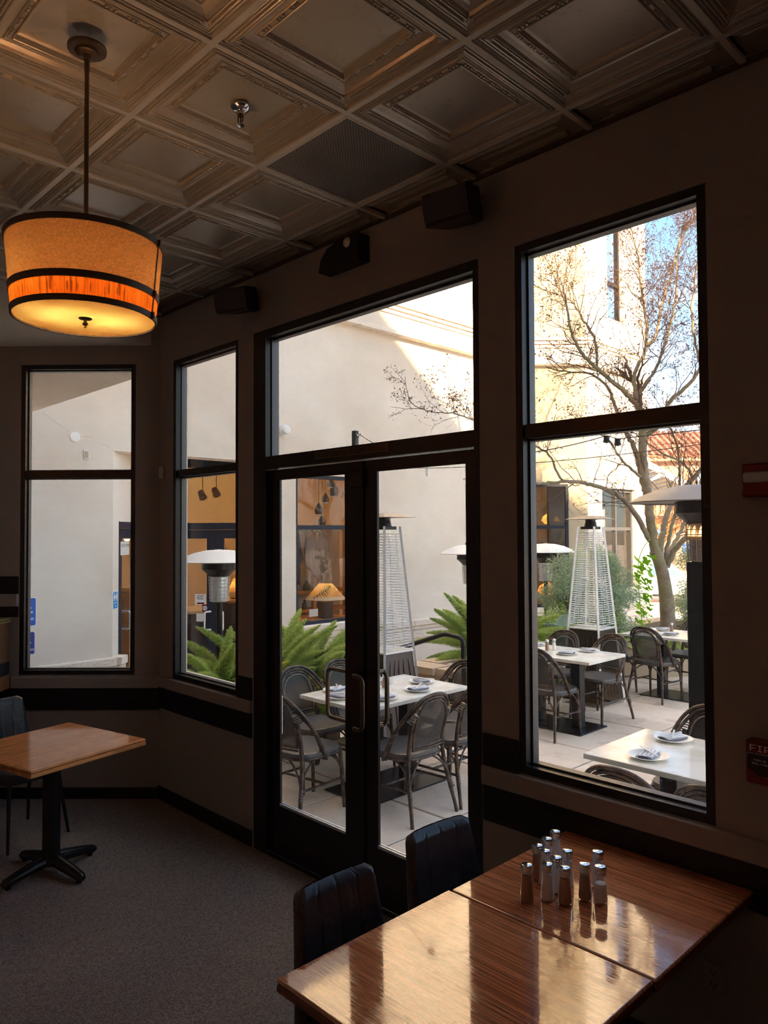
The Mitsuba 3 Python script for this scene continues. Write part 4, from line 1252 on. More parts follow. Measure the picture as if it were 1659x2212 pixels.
# goods behind the entry doors
for (x, y, z0, z1, w_, c, lab, nm) in [(-10.30, 6.72, ZL, .95, .22, 'm_orangewood', 'orange wood display stand behind the shop entry doors', 'display_stand'), (-11.2, 6.6, ZL, .75, .4, 'm_tan', 'tan display stand deep behind the shop entry doors', 'display_stand'), (-11.6, 5.6, ZL, 1.1, .3, 'm_darkgoods', 'dark display stand left behind the shop entry doors', 'display_stand')]:
    t = thing(nm, lab, 'stand')
    part(t, 'top', PL(rbox(x - w_, x + w_, y - w_, y + w_, z1 - .05, z1, .01), c))
    part(t, 'post', PL(rbox(x - w_ * .8, x + w_ * .8, y - w_ * .8, y + w_ * .8, z0 + .012, z1 - .05, .01), 'm_darkgoods'))
t = thing('table_lamp', 'lit orange table lamp behind the shop entry doors', 'table lamp')
part(t, 'shade', PL(lathe([(.07, 1.28), (.17, 1.06)], 24, cap=False), 'm_lampshade', True), place(-10.30, 6.78))
part(t, 'base', PL(lathe([(.10, .95), (.11, .97), (.03, 1.0), (.02, 1.10)], 16), 'm_bronze', 40), place(-10.30, 6.78))
bulb(t, (-10.30, 6.78, 1.15), .03, 60.0)
t = thing('wall_lamp', 'small glowing filament lamp behind the left shop entry door', 'wall lamp')
bulb(t, (-10.6, 6.55, 1.93), .05, 22.0)
part(t, 'ring', PL(xf(tube(np.stack([.10 * np.cos(np.linspace(0, 2 * PI, 20)[:-1]), .10 * np.sin(np.linspace(0, 2 * PI, 20)[:-1]), np.zeros(19)], -1), .014, 6, closed=True), mat((CD, (0, 0, 1), -CN), (-10.66, 6.60, 1.93))), 'm_bronze'))
for y, x, d_ in ((6.55, -11.0, 0), (6.75, -10.9, .05)):
    t = thing('track_spotlight', ('left' if d_ == 0 else 'right') + ' grey cord hung spotlight behind the transom of the shop entry', 'ceiling light', 'cord hung spots in the shop entry')
    part(t, 'cord', PL(tube([(x, y, 3.6), (x, y, 2.72)], .006, 5), 'm_cable'))
    part(t, 'head', PL(xf(lathe([(.02, .12), (.05, .10), (.065, -.04), (.05, -.05)], 14), mat(((.8, 0, .6), (0, 1, 0), (-.6, 0, .8)), (x, y, 2.62 + d_))), 'm_plum', 40))
# glowing goods in the corner tower shop
for (x, y, z, s_, lab) in [(-9.30, 14.15, .72, .22, 'golden glass lamp low in the angled shop window'), (-9.80, 13.70, 1.0, .18, 'orange glass lamp at the left of the angled shop window'), (-9.5, 14.6, 2.28, .2, 'golden leaf shaped lamp high in the angled shop window')]:
    t = thing('glass_lamp', lab, 'lamp')
    part(t, 'shade', PL(lathe([(.15 * s_, s_ * .8), (s_ * .8, s_ * .4), (s_, -.1 * s_), (s_ * .6, -.5 * s_)], 20, cap=False), 'm_lampshade', True), place(x, y, z))
    part(t, 'foot', PL(lathe([(.02, -.5 * s_), (.03, -.9 * s_), (.5 * s_, -1.0 * s_)], 14), 'm_bronze', 40), place(x, y, z))
    bulb(t, (x, y, z), .05, 40.0)
# ================================================================== patio furniture
# bistro chair, local: faces +y, origin on the floor under the seat centre
def sup(n, ax, ay0, ay1, e=.62, cy=0.0):
    P = []
    for a in np.linspace(0, 2 * PI, n, endpoint=False):
        c, s = math.cos(a), math.sin(a)
        yy = ay1 if s > 0 else ay0
        P.append((ax * np.sign(c) * abs(c) ** e * (1 + .06 * s), cy + yy * np.sign(s) * abs(s) ** e))
    return np.array(P)


so = sup(36, .225, .215, .225)
lay = [(so * .94, .424), (so, .432), (so, .452), (so * .985, .460), (so * .92, .466)]
bsm = trimesh.convex.convex_hull(np.vstack([np.column_stack([p, np.full(len(p), z)]) for p, z in lay]))
so2 = so * .985
b_shapes = [('seat', PL(bsm, 'm_weave', 40)),
            ('seat_rim', PL(tube(np.column_stack([so * 1.0, np.full(len(so), .424)]), .011, 7, closed=True), 'm_rattan', 50))]
for s in (-1, 1):
    b_shapes.append(('front_leg', PL(tube([(s * .19, .185, .44), (s * .20, .20, .22), (s * .207, .215, 0)], [.015, .015, .013], 9), 'm_rattan', 50)))
    b_shapes.append(('rear_leg', PL(tube(spline([(s * .232, -.285, 0), (s * .205, -.235, .22), (s * .178, -.20, .44), (s * .168, -.215, .60), (s * .175, -.245, .70)], 14), [.013] * 3 + [.0155] * 11, 9), 'm_rattan', 50)))


def arch(wx, zt, n=41, side_y=.0, z0=.40, dx=0.0):
    # from the seat side up and back over the top
    P = [(-wx - .018, side_y, z0), (-wx - .022, -.075, .54), (-wx - .012, -.17, .68), (-wx * .86, -.245, zt - .085), (-wx * .5, -.283, zt - .018), (0, -.292, zt),
         (wx * .5, -.283, zt - .018), (wx * .86, -.245, zt - .085), (wx + .012, -.17, .68), (wx + .022, -.075, .54), (wx + .018, side_y, z0)]
    return spline(P, n)


b_shapes.append(('back_arch', PL(cat_([tube(arch(.212, .872), .0125, 8), tube(arch(.190, .850, side_y=-.012) + np.array([0, .004, 0]), .0115, 8)]), 'm_rattan', 50)))


def inner(wx, zt, zb, yb, n=48):
    P = [(-wx, yb, zb), (-wx * 1.02, yb - .018, zb + .10), (-wx * 1.0, yb - .045, zt - .12), (-wx * .72, yb - .062, zt - .035), (0, yb - .070, zt), (wx * .72, yb - .062, zt - .035), (wx * 1.0, yb - .045, zt - .12), (wx * 1.02, yb - .018, zb + .10), (wx, yb, zb)]
    return spline(P, n)


ia = inner(.152, .828, .515, -.215)
b_shapes.append(('panel_frame', PL(cat_([tube(ia, .010, 8), tube([ia[0], ((ia[0] + ia[-1]) / 2 + (0, -.012, -.004)), ia[-1]], .010, 8), tube([ia[0] + (0, 0, -.022), ((ia[0] + ia[-1]) / 2 + (0, -.012, -.026)), ia[-1] + (0, 0, -.022)], .009, 8)]), 'm_rattan', 50)))
# woven back panel: a curved sheet inside the frame
cols = []
nP = len(ia) // 2
pv, pf = [], []
for q in range(nP):
    a, b_ = ia[q], ia[-1 - q]
    for u_ in np.linspace(0, 1, 7):
        p = a * (1 - u_) + b_ * u_
        pv.append((p[0] * .985, p[1] - .014 * math.sin(PI * u_), p[2]))
for q in range(nP - 1):
    for u_ in range(6):
        i = q * 7 + u_
        pf += [(i, i + 1, i + 8), (i, i + 8, i + 7)]
scene['m_mesh'] = {'type': 'mask', 'opacity': .82, 'bsdf': {'type': 'twosided', 'bsdf': {'type': 'principled', 'base_color': rgb((.030, .027, .028)), 'roughness': .5}}}
b_shapes.append(('woven_panel', PL(trimesh.Trimesh(np.array(pv), pf, process=False), 'm_mesh', True)))
ib = inner(.138, .812, .53, -.203, 120)
zig = ib + np.stack([np.cos(np.arange(120) * 2.1) * .0035, np.full(120, .004), np.sin(np.arange(120) * 2.1) * .0035], -1)
b_shapes.append(('braid', PL(tube(zig, .0042, 5), 'm_braid')))
H = .215
st = [tube([(-.20, .20, H), (-.207, -.235, H + .01)], .0095, 7), tube([(.20, .20, H), (.207, -.235, H + .01)], .0095, 7), tube([(-.20, .02, H), (.20, .02, H)], .0095, 7)]
b_shapes.append(('stretcher', PL(st[0], 'm_rattan', 50))); b_shapes.append(('stretcher', PL(st[1], 'm_rattan', 50))); b_shapes.append(('stretcher', PL(st[2], 'm_rattan', 50)))
for cx, cy, dx, dy in [(-.203, -.236, .15, .03), (-.203, -.236, .01, .16), (.203, -.236, -.15, .03), (.203, -.236, -.01, .16), (-.199, .199, .13, -.02), (.199, .199, -.13, -.02), (-.199, .199, 0, -.15), (.199, .199, 0, -.15)]:
    P = spline([(cx, cy, .235), (cx + dx * .25, cy + dy * .25, .33), (cx + dx * .95, cy + dy * .95, .415)], 7)
    b_shapes.append(('brace', PL(tube(P, .0075, 6), 'm_rattan', 50)))
wr = []
for s in (-1, 1):
    wr.append([tube([(s * (.205 + .004 * q), -.2365 - .006 * q, .235 - .018 * q), (s * (.206 + .004 * q), -.238 - .006 * q, .228 - .018 * q)], .0175, 9) for q in range(4)])
    wr.append([tube([(s * .199, .199, .235 - .014 * q), (s * .1995, .20, .228 - .014 * q)], .0172, 9) for q in range(2)])
    wr.append([tube([(s * (.190 - .006 * q), -.222 - .009 * q, .690 + .013 * q), (s * (.189 - .006 * q), -.224 - .009 * q, .697 + .013 * q)], .029, 9, ry=.02) for q in range(5)])
for w_ in wr:
    b_shapes.append(('wrapping', PL(cat_(w_), 'm_wrap', 40)))


def bistro(x, y, deg, label):
    t = thing('bistro_chair', label, 'chair')
    M = place(x, y, 0, deg)
    for n, s in b_shapes: part(t, n, s, M)
    return t


def patio_table(x0, x1, y0, y1, label, z=.75):
    t = thing('patio_table', label, 'table')
    part(t, 'quartz_top', PL(rbox(x0, x1, y0, y1, z - .03, z, .003), 'm_quartz'))
    cx, cy = (x0 + x1) / 2, (y0 + y1) / 2
    lx, ly = x1 - x0, y1 - y0
    long_x = lx > ly
    offs = [(-1, .24), (1, .24)] if max(lx, ly) > .9 else [(0, 0)]
    for s, o in offs:
        px, py = (cx + s * o, cy) if long_x else (cx, cy + s * o)
        part(t, 'column', PL(rbox(px - .05, px + .05, py - .05, py + .05, .012, z - .045, .004), 'm_blackmetal'))
    fx, fy = (.42, .26) if long_x else (.26, .42)
    if len(offs) == 1: fx = fy = .26
    part(t, 'base_plate', PL(rbox(cx - fx, cx + fx, cy - fy, cy + fy, 0, .012, .003), 'm_blackmetal'))
    part(t, 'top_plate', PL(rbox(cx - fx * .9, cx + fx * .9, cy - fy * .9, cy + fy * .9, z - .045, z - .03, .003), 'm_blackmetal'))
    return t


patio_table(-4.63, -3.90, 3.61, 4.77, 'long cream stone patio table behind the glass doors')
patio_table(-4.92, -3.76, 6.42, 7.13, 'cream stone patio table in front of the right pyramid heater, with two shakers')
patio_table(-4.57, -3.40, 8.54, 9.32, 'farthest cream stone patio table, before the tree')
patio_table(-2.26, -1.10, 3.78, 4.53, 'nearest cream stone patio table just outside the right window')

bistro(-4.33, 3.41, 8, 'woven bistro chair at the near end of the long patio table, behind the left door')
bistro(-3.80, 3.93, 90, 'woven bistro chair with its back to the right door, seen whole')
bistro(-3.80, 4.44, 90, 'woven bistro chair right of the one in the right door, half behind the door edge')
bistro(-4.78, 3.90, -90, 'bluish backed bistro chair left on the fern side of the long patio table')
bistro(-4.78, 4.38, -90, 'bistro chair on the fern side of the long patio table, hidden by the door stile')
bistro(-4.20, 4.86, 180, 'bistro chair at the far end of the long patio table, by the planter')
bistro(-4.20, 6.42, 0, 'bistro chair in front of the two shaker patio table, cut by the window frame')
bistro(-4.16, 7.28, 172, 'bistro chair behind the right end of the two shaker patio table, turned sideways')
bistro(-4.68, 7.20, 180, 'bistro chair behind the two shaker patio table, below the right pyramid heater')
bistro(-4.17, 8.66, -4, 'bistro chair in front of the farthest patio table, seen from behind')
bistro(-4.72, 8.60, -4, 'bistro chair mostly hidden behind another chair left of the farthest patio table')
bistro(-4.10, 9.42, 180, 'bistro chair behind the farthest patio table, under the tree')
bistro(-3.62, 9.42, 180, 'bistro chair behind the farthest patio table, behind the black heater post')
bistro(-1.80, 3.58, 0, 'bistro chair just outside the right window, only its arched top showing')
bistro(-1.36, 3.62, 0, 'bistro chair in the bottom right corner of the right window')
bistro(-1.98, 4.62, 180, 'bistro chair behind the nearest patio table, at the right edge of the window')

# ---- plates, napkins, forks and knives
plate_s = PL(lathe([(.0, .004), (.055, .0), (.062, .002), (.085, .010), (.108, .018), (.112, .0205), (.108, .021), (.084, .0135), (.060, .008), (.0, .0075)], 36, cap=False), 'm_china', 40)


def wavy(lx, ly, z, amp, ph):
    nx, ny = 14, 9
    V, F = [], []
    for j in range(ny):
        for i in range(nx):
            u_, v_ = i / (nx - 1), j / (ny - 1)
            V.append(((u_ - .5) * lx, (v_ - .5) * ly, z + amp * math.sin(u_ * 7 + ph) * math.cos(v_ * 4 + ph) + .006 * math.sin(PI * v_)))
    for j in range(ny - 1):
        for i in range(nx - 1):
            a = j * nx + i
            F += [(a, a + 1, a + nx + 1), (a, a + nx + 1, a + nx)]
    return trimesh.Trimesh(np.array(V), F, process=False)


nap = [wavy(.155, .085, .013 + .005 * q, .0016, q) for q in range(3)]
nap.append(tube(np.column_stack([np.linspace(-.078, .078, 9), np.full(9, .0425), np.full(9, .018)]), .0075, 7))
napkin_a = PL(cat_(nap), 'm_napkin', 60)
stripes = [wavy(.150, .008, .0262 + .0028 * math.cos((k - 1.5) * .8), .0016, 2).apply_translation((0, (k - 1.5) * .021, 0)) for k in range(4)]
napkin_b = PL(cat_(stripes), 'm_napkin2', 60)
fk = [rbox(-.095, .02, -.0035, .0035, 0, .0025, .001), rbox(.02, .038, -.011, .011, 0, .002, .001)] + [rbox(.038, .085, y - .0017, y + .0017, 0, .0025, .0006) for y in (-.0093, -.0031, .0031, .0093)]
fork_s = PL(cat_(fk), 'm_steel')
knife_s = PL(cat_([rbox(-.105, -.01, -.005, .005, 0, .005, .0015), xf(prism([(-.01, -.006), (.10, -.007), (.108, .0), (.10, .006), (-.01, .005)], .0022), np.eye(4))]), 'm_steel')


def setting(x, y, z, deg, where):
    t = thing('dinner_plate', f'white plate {where}', 'plate')
    part(t, 'dish', plate_s, place(x, y, z, deg))
    M = place(x, y, z, deg)
    t = thing('napkin', f'grey napkin on the plate {where}', 'napkin')
    part(t, 'cloth', napkin_a, M); part(t, 'stripes', napkin_b, M)
    solo('fork', fork_s, f'fork on the plate {where}', 'fork', M=T().translate([x, y, z + .034]).rotate([0, 0, 1], deg + 18))
    solo('knife', knife_s, f'knife on the plate {where}', 'knife', M=T().translate([x, y, z + .0385]).rotate([0, 0, 1], deg + 42))


ZT_ = .7505
for x, y, d_, w_ in [(-1.955, 3.95, 100, 'at the front of the nearest patio table'), (-2.01, 4.38, 70, 'at the far edge of the nearest patio table'),
                     (-4.17, 6.68, 15, 'at the front edge of the two shaker table'), (-4.10, 7.00, 160, 'at the right of the two shaker table'), (-4.74, 6.98, 175, 'beside the shakers on the two shaker table'),
                     (-4.30, 9.14, 170, 'at the back left of the farthest patio table'), (-4.05, 8.80, 10, 'at the front of the farthest patio table'), (-3.86, 9.12, 170, 'at the right of the farthest patio table'),
                     (-4.25, 4.60, 160, 'at the far right of the long patio table'), (-4.06, 4.35, 80, 'nearest the right handle on the long patio table'), (-4.50, 3.88, 100, 'far left on the long patio table'),
                     (-4.30, 3.74, 10, 'front left on the long patio table'), (-4.04, 3.95, 80, 'beside the door stile on the long patio table'), (-4.50, 4.36, 100, 'left of the shakers on the long patio table')]:
    setting(x, y, ZT_, d_, w_)
for x, y, k_, lab in [(-4.345, 4.18, 's', 'salt shaker on the long patio table behind the doors'), (-4.315, 4.225, 'p', 'pepper shaker on the long patio table behind the doors'),
                      (-4.44, 6.74, 'p', 'left shaker of two on the patio table in front of the right pyramid heater'), (-4.42, 6.84, 's', 'right shaker of two on the patio table in front of the right pyramid heater'),
                      (-4.14, 9.02, 'p', 'lone shaker on the farthest patio table')]:
    shaker(x, y, ZT_, k_, lab, None, .96)

# ================================================================== patio heaters
def pyramid(x, y, deg, label, base_col):
    t = thing('pyramid_heater', label, 'patio heater')
    M = place(x, y, 0, deg)
    w0, w1 = .265, .105      # half widths at the floor and at the top of the grille
    zg, zt_ = .90, 2.06
    W = lambda z: w0 + (w1 - w0) * z / zt_
    for sx in (-1, 1):
        for sy in (-1, 1):
            part(t, 'post', PL(tube([(sx * w0, sy * w0, 0), (sx * w1, sy * w1, zt_)], .016, 4), 'm_steel'), M)
    part(t, 'cabinet', PL(trimesh.convex.convex_hull(np.array([(sx * (W(z) - .012), sy * (W(z) - .012), z) for sx in (-1, 1) for sy in (-1, 1) for z in (.05, .86)])), base_col), M)
    for sx, sy in ((0, -1), (1, 0), (0, 1), (-1, 0)):      # pressed wave panels
        wv = []
        for q in range(5):
            u_ = (q - 2) * .085
            P = [np.array([sy * u_ * k + sx * (W(z) - .010), -sx * u_ * k + sy * (W(z) - .010), z]) + np.array([sy, -sx, 0]) * .012 * math.sin(z * 9 + q) for z in np.linspace(.1, .80, 9) for k in [W(z) / w0]]
            wv.append(tube(P, [.002] + [.011] * 7 + [.002], 6))
        part(t, 'wave_panel', PL(cat_(wv), base_col, 50), M)
    part(t, 'shelf', PL(rbox(-W(.88) - .006, W(.88) + .006, -W(.88) - .006, W(.88) + .006, .865, .885, .004), 'm_steel'), M)
    gr = []
    for sx, sy in ((0, -1), (1, 0), (0, 1), (-1, 0)):
        wires = []
        for z in np.arange(.92, 2.0, .026):
            w_ = W(z)
            wires.append(tube([(-sy * -w_ + sx * w_, sx * -w_ + sy * w_, z), (-sy * w_ + sx * w_, sx * w_ + sy * w_, z)], .0034, 4))
        for u_ in (-.38, .38):
            wires.append(tube([(sy * u_ * W(.92) + sx * W(.92), -sx * u_ * W(.92) + sy * W(.92), .92), (sy * u_ * W(1.98) + sx * W(1.98), -sx * u_ * W(1.98) + sy * W(1.98), 1.98)], .003, 4))
        part(t, 'wire_guard', PL(cat_(wires), 'm_steel'), M)
    part(t, 'glass_tube', PL(lathe([(.055, .90), (.055, 2.02)], 18, cap=False), 'm_pane'), M)
    part(t, 'burner_head', PL(cat_([rbox(-.085, .085, -.085, .085, 2.03, 2.06, .004), lathe([(.075, 2.06), (.06, 2.12), (.06, 2.16)], 18)]), 'm_blackmetal'), M)
    part(t, 'reflector', PL(trimesh.convex.convex_hull(np.array([(sx * .215, sy * .215, 2.145) for sx in (-1, 1) for sy in (-1, 1)] + [(sx * .215, sy * .215, 2.148) for sx in (-1, 1) for sy in (-1, 1)] + [(sx * .09, sy * .09, 2.185) for sx in (-1, 1) for sy in (-1, 1)])), 'm_greydome'), M)
    part(t, 'access_panel', PL(tube([(-.06 * 1.0, -W(1.0) - .006, 1.0), (.06, -W(1.0) - .006, 1.0), (.035, -W(1.45) - .006, 1.45), (-.035, -W(1.45) - .006, 1.45)], .004, 5, closed=True), 'm_steel'), M)
    return t


pyramid(-5.155, 5.055, 0, 'tall pyramid patio heater behind the long patio table, seen through the right door', 'm_plum')
pyramid(-4.60, 7.92, 0, 'tall pyramid patio heater behind the two shaker patio table', 'm_bronze')


def mushroom(x, y, z0, ht, rd, dome, label, post=.03, square=False, glow=False):
    t = thing('mushroom_heater', label, 'patio heater')
    M = place(x, y, z0)
    part(t, 'base', PL(lathe([(.0, .0), (.23, .0), (.23, .10), (.20, .40), (.16, .62), (.14, .66), (.05, .68)] if not square else [(0, 0), (.24, 0), (.24, .03), (.10, .05), (0, .05)], 28), 'm_blackmetal', 40), M)
    if square:
        part(t, 'post', PL(rbox(-post, post, -post, post, .04, ht - .56, .006), 'm_blackmetal'), M)
    else:
        part(t, 'post', PL(lathe([(post, .6), (post, ht - .55)], 16), 'm_blackmetal', 40), M)
    h = ht
    part(t, 'burner_screen', PL(lathe([(.075, h - .56), (.085, h - .54), (.093, h - .37), (.095, h - .27)], 24), 'm_screen' if glow else 'm_steel', 40), M)
    rod_ = [tube([(.10 * math.cos(a), .10 * math.sin(a), h - .55), (.112 * math.cos(a), .112 * math.sin(a), h - .29)], .003, 4) for a in np.linspace(0, 2 * PI, 16, endpoint=False)]
    rod_ += [tube(np.stack([(.10 + .012 * u_) * np.cos(np.linspace(0, 2 * PI, 21)[:-1]), (.10 + .012 * u_) * np.sin(np.linspace(0, 2 * PI, 21)[:-1]), np.full(20, h - .55 + .26 * u_)], -1), .003, 4, closed=True) for u_ in np.linspace(0, 1, 8)]
    part(t, 'guard', PL(cat_(rod_), 'm_screen' if glow else 'm_steel'), M)
    part(t, 'head', PL(lathe([(.09, h - .30), (.15, h - .24), (.185, h - .21), (.185, h - .13), (.15, h - .11)], 28), 'm_blackmetal', 40), M)
    part(t, 'dome', PL(lathe([(rd, h - .135), (rd + .004, h - .128), (rd * .86, h - .085), (rd * .62, h - .04), (rd * .32, h - .010), (.0, h)], 48, cap=False), dome, 40), M)
    part(t, 'dome_bolts', PL(cat_([tube([(.08 * math.cos(a), .08 * math.sin(a), h - .02), (.08 * math.cos(a), .08 * math.sin(a), h + .02)], .006, 5) for a in (0, 1.57, 3.14, 4.71)]), 'm_blackmetal'), M)
    if glow:
        sh = PL(cat_([prism([(-.022, 0), (.022, 0), (.012, .05), (.004, .075), (-.010, .055)], .004).apply_transform(mat(((-math.sin(a), math.cos(a), 0), (0, 0, 1), (math.cos(a), math.sin(a), 0)), (.097 * math.cos(a), .097 * math.sin(a), h - .375))) for a in (-2.2, -1.75, -1.25)]), 'm_white', 40)
        sh['emitter'] = {'type': 'area', 'radiance': rgb((6.0, 2.2, .5))}
        part(t, 'flame', sh, M)
    return t


mushroom(-6.98, 4.36, ZL, 2.18, .44, 'm_whitedome', 'white domed patio heater seen through the narrow window, above the ferns', post=.035)
mushroom(-6.70, 8.26, ZL, 2.18, .42, 'm_whitedome', 'white domed patio heater at the right edge of the right door')
mushroom(-6.30, 9.55, ZL, 2.18, .43, 'm_whitedome', 'white domed patio heater among the shrubs at the left of the right window')
mushroom(-2.24, 5.40, 0, 2.34, .50, 'm_greydome', 'large grey domed patio heater on a black post in the right window', post=.085, square=True, glow=True)

# ================================================================== planters
t = thing('planter', 'low tan stone planter with the tree, along the patio edge', 'planter')
PP = [(-6.0, 6.2), (-5.25, 6.2), (-5.25, 8.95), (-4.0, 10.95), (.5, 10.95), (.5, 12.6), (-6.0, 12.6)]
from shapely.geometry import Polygon as PG
outer = PG(PP); innerp = outer.buffer(-.24, join_style=2)
wallp = outer.difference(innerp)
m = trimesh.creation.extrude_polygon(outer.buffer(-.03, join_style=2).difference(innerp), .78, engine='earcut'); m.apply_translation((0, 0, ZL))
part(t, 'wall', PL(m, 'm_beige'))
pts = PP
for a, b_ in zip(pts, pts[1:] + pts[:1]):
    a, b_ = np.array(a), np.array(b_)
    L_ = np.linalg.norm(b_ - a)
    n = max(1, round(L_ / 1.1))
    d_ = (b_ - a) / L_
    nn = np.array([-d_[1], d_[0]])
    e = np.linspace(0, L_, n + 1)
    for q in range(n):
        s0_, s1_ = e[q] + .004, e[q + 1] - .004
        if q == 0: s0_ += .0
        if q == n - 1: s1_ -= .29
        p = [a + d_ * s0_ - nn * .03, a + d_ * s1_ - nn * .03, a + d_ * s1_ + nn * .26, a + d_ * s0_ + nn * .26]
        part(t, 'cap_stone', PL(prism([tuple(x_) for x_ in p], .075, .425), 'm_beige'))
part(t, 'soil', PL(trimesh.creation.extrude_polygon(innerp, .06, engine='earcut').apply_translation((0, 0, .34)), 'm_soil'))
t = thing('planter', 'low stone planter with the ferns beside the narrow window', 'planter')
part(t, 'wall', PL(cat_([box(-6.35, -5.75, 3.1, 5.0, ZL, .22)]), 'm_beige'))
part(t, 'cap_stone', PL(rbox(-6.38, -5.72, 3.08, 5.03, .22, .27, .008), 'm_beige'))
part(t, 'soil', PL(box(-6.28, -5.82, 3.2, 4.9, .265, .285), 'm_soil'))
rk = trimesh.creation.icosphere(subdivisions=2, radius=1.0)
v = np.array(rk.vertices); rk.vertices = v * (1 + .25 * (meshkit.fbm(v * 1.3 + 4, 3, 2) - .5))[:, None]
rock = PL(rk, 'm_rock', 40)
for x, y, s_ in [(-5.66, 6.62, .085), (-5.80, 6.60, .05), (-5.50, 6.70, .06), (-5.58, 6.52, .05), (-5.72, 6.80, .06)]:
    lab = {-5.66: 'largest pale rock in the planter corner by the handrail', -5.80: 'small rock left of the largest pale rock in the planter', -5.50: 'small rock right of the largest pale rock in the planter', -5.58: 'small rock in front of the largest pale rock in the planter', -5.72: 'small rock behind the largest pale rock in the planter'}[x]
    solo('rock', rock, lab, 'rock', None if s_ == .085 else 'small rocks in the planter corner', M=T().translate([x, y, .40 + s_ * .5]).rotate([0, 0, 1], x * 900).scale([s_, s_ * .75, s_ * .6]))

# ---- handrails
def rail(name, label, P, posts):
    t = thing(name, label, 'handrail')
    part(t, 'rail', PL(tube(P, .024, 10), 'm_blackmetal', 50))
    for (x, y, z0, z1) in posts:
        part(t, 'post', PL(tube([(x, y, z0), (x, y, z1)], .02, 8), 'm_blackmetal', 50))


rail('handrail', 'black handrail going down to the right of the left pyramid heater', bend([(-7.1, 6.05, .30), (-5.02, 5.78, .97), (-4.80, 5.80, .945), (-4.79, 5.80, 0)]), [(-5.9, 5.9, ZL, .68), (-7.05, 6.04, ZL, .32)])
rail('handrail', 'black handrail end showing between the ferns and the left door stile', bend([(-7.2, 4.86, .25), (-5.66, 4.86, .85), (-5.55, 4.92, .80), (-5.52, 4.92, -.06)]), [(-6.6, 4.86, ZL, .47)])

# ================================================================== plants
def plume(L, rad_, n, rng, bend_):
    """a bottle brush frond along +x that droops, covered with soft needles"""
    u_ = np.sort(rng.uniform(0.03, 1, n))
    sp = np.stack([u_ * L, np.zeros(n), L * (bend_[0] * u_ - bend_[1] * u_ ** 2)], -1)
    ang = rng.uniform(0, 2 * PI, n)
    fw = rng.uniform(.05, .45, n)
    rr_ = rad_ * .85 * np.minimum(1, np.sqrt(np.clip((1 - u_) * 3.5, .02, 1))) * np.minimum(1, .35 + u_ * 3) * rng.uniform(.7, 1.1, n)
    d_ = np.stack([fw, np.cos(ang), np.sin(ang)], -1); d_ /= np.linalg.norm(d_, axis=1, keepdims=True)
    side = np.cross(d_, rng.normal(size=(n, 3))); side /= np.linalg.norm(side, axis=1, keepdims=True)
    w_ = .0024
    tip = sp + d_ * rr_[:, None]; midp = sp + d_ * rr_[:, None] * .55
    V = np.stack([sp, midp + side * w_, tip, midp - side * w_], 1).reshape(-1, 3)
    i = np.arange(n) * 4
    F = np.concatenate([np.stack([i, i + 1, i + 2], 1), np.stack([i, i + 2, i + 3], 1)])
    st_ = tube(np.stack([np.linspace(0, L, 8), np.zeros(8), L * (bend_[0] * np.linspace(0, 1, 8) - bend_[1] * np.linspace(0, 1, 8) ** 2)], -1), .004, 4)
    return cat_([trimesh.Trimesh(V, F, process=False), st_])


rp = np.random.default_rng(5)
plumes = [PL(plume(1.0, .074, 3800, rp, bb), mm) for bb, mm in (((.25, .45), 'm_fern'), ((.45, .5), 'm_fern'), ((.1, .3), 'm_fern_dark'), ((.3, .3), 'm_fern'), ((.2, .5), 'm_fern_yellow'))]


def fern(x, y, z, n, L0, L1, label, a0=0, a1=360, e0=15, e1=75, seed=1, yellow=()):
    t = thing('asparagus_fern', label, 'fern')
    rg = np.random.default_rng(seed)
    for q in range(n):
        a = a0 + (a1 - a0) * (q + rg.uniform(.2, .8)) / n
        el = rg.uniform(e0, e1)
        L_ = rg.uniform(L0, L1)
        s_ = plumes[4] if q in yellow else plumes[int(rg.integers(0, 4))]
        part(t, 'frond', s_, T().translate([x + rg.uniform(-.12, .12), y + rg.uniform(-.12, .12), z]).rotate([0, 0, 1], a).rotate([0, 1, 0], -el).scale([L_, .8 + .35 * L_, .8 + .35 * L_]))
    part(t, 'crown', PL(lathe([(0, 0), (.10, .0), (.07, .05), (0, .07)], 12), 'm_soil', 40), T().translate([x, y, z]))


fern(-5.98, 3.80, .28, 72, .45, .9, 'bright green plumed fern at the bottom of the narrow window', seed=2, yellow=(7, 8))
fern(-5.95, 4.25, .28, 84, .5, 1.15, 'large plumed fern spreading through the lower left door', seed=3, e0=10, e1=70)
fern(-5.92, 4.72, .28, 60, .5, 1.15, 'plumed fern at the far end of the fern planter', a0=-20, a1=200, seed=4, e0=10, e1=60)
fern(-5.60, 7.35, .40, 70, .5, 1.05, 'plumed fern in the planter behind the handrail, in the right door', seed=6, e0=0, e1=75)
fern(-5.72, 8.15, .40, 20, .4, .65, 'plumed fern at the lower left of the right window', seed=8)


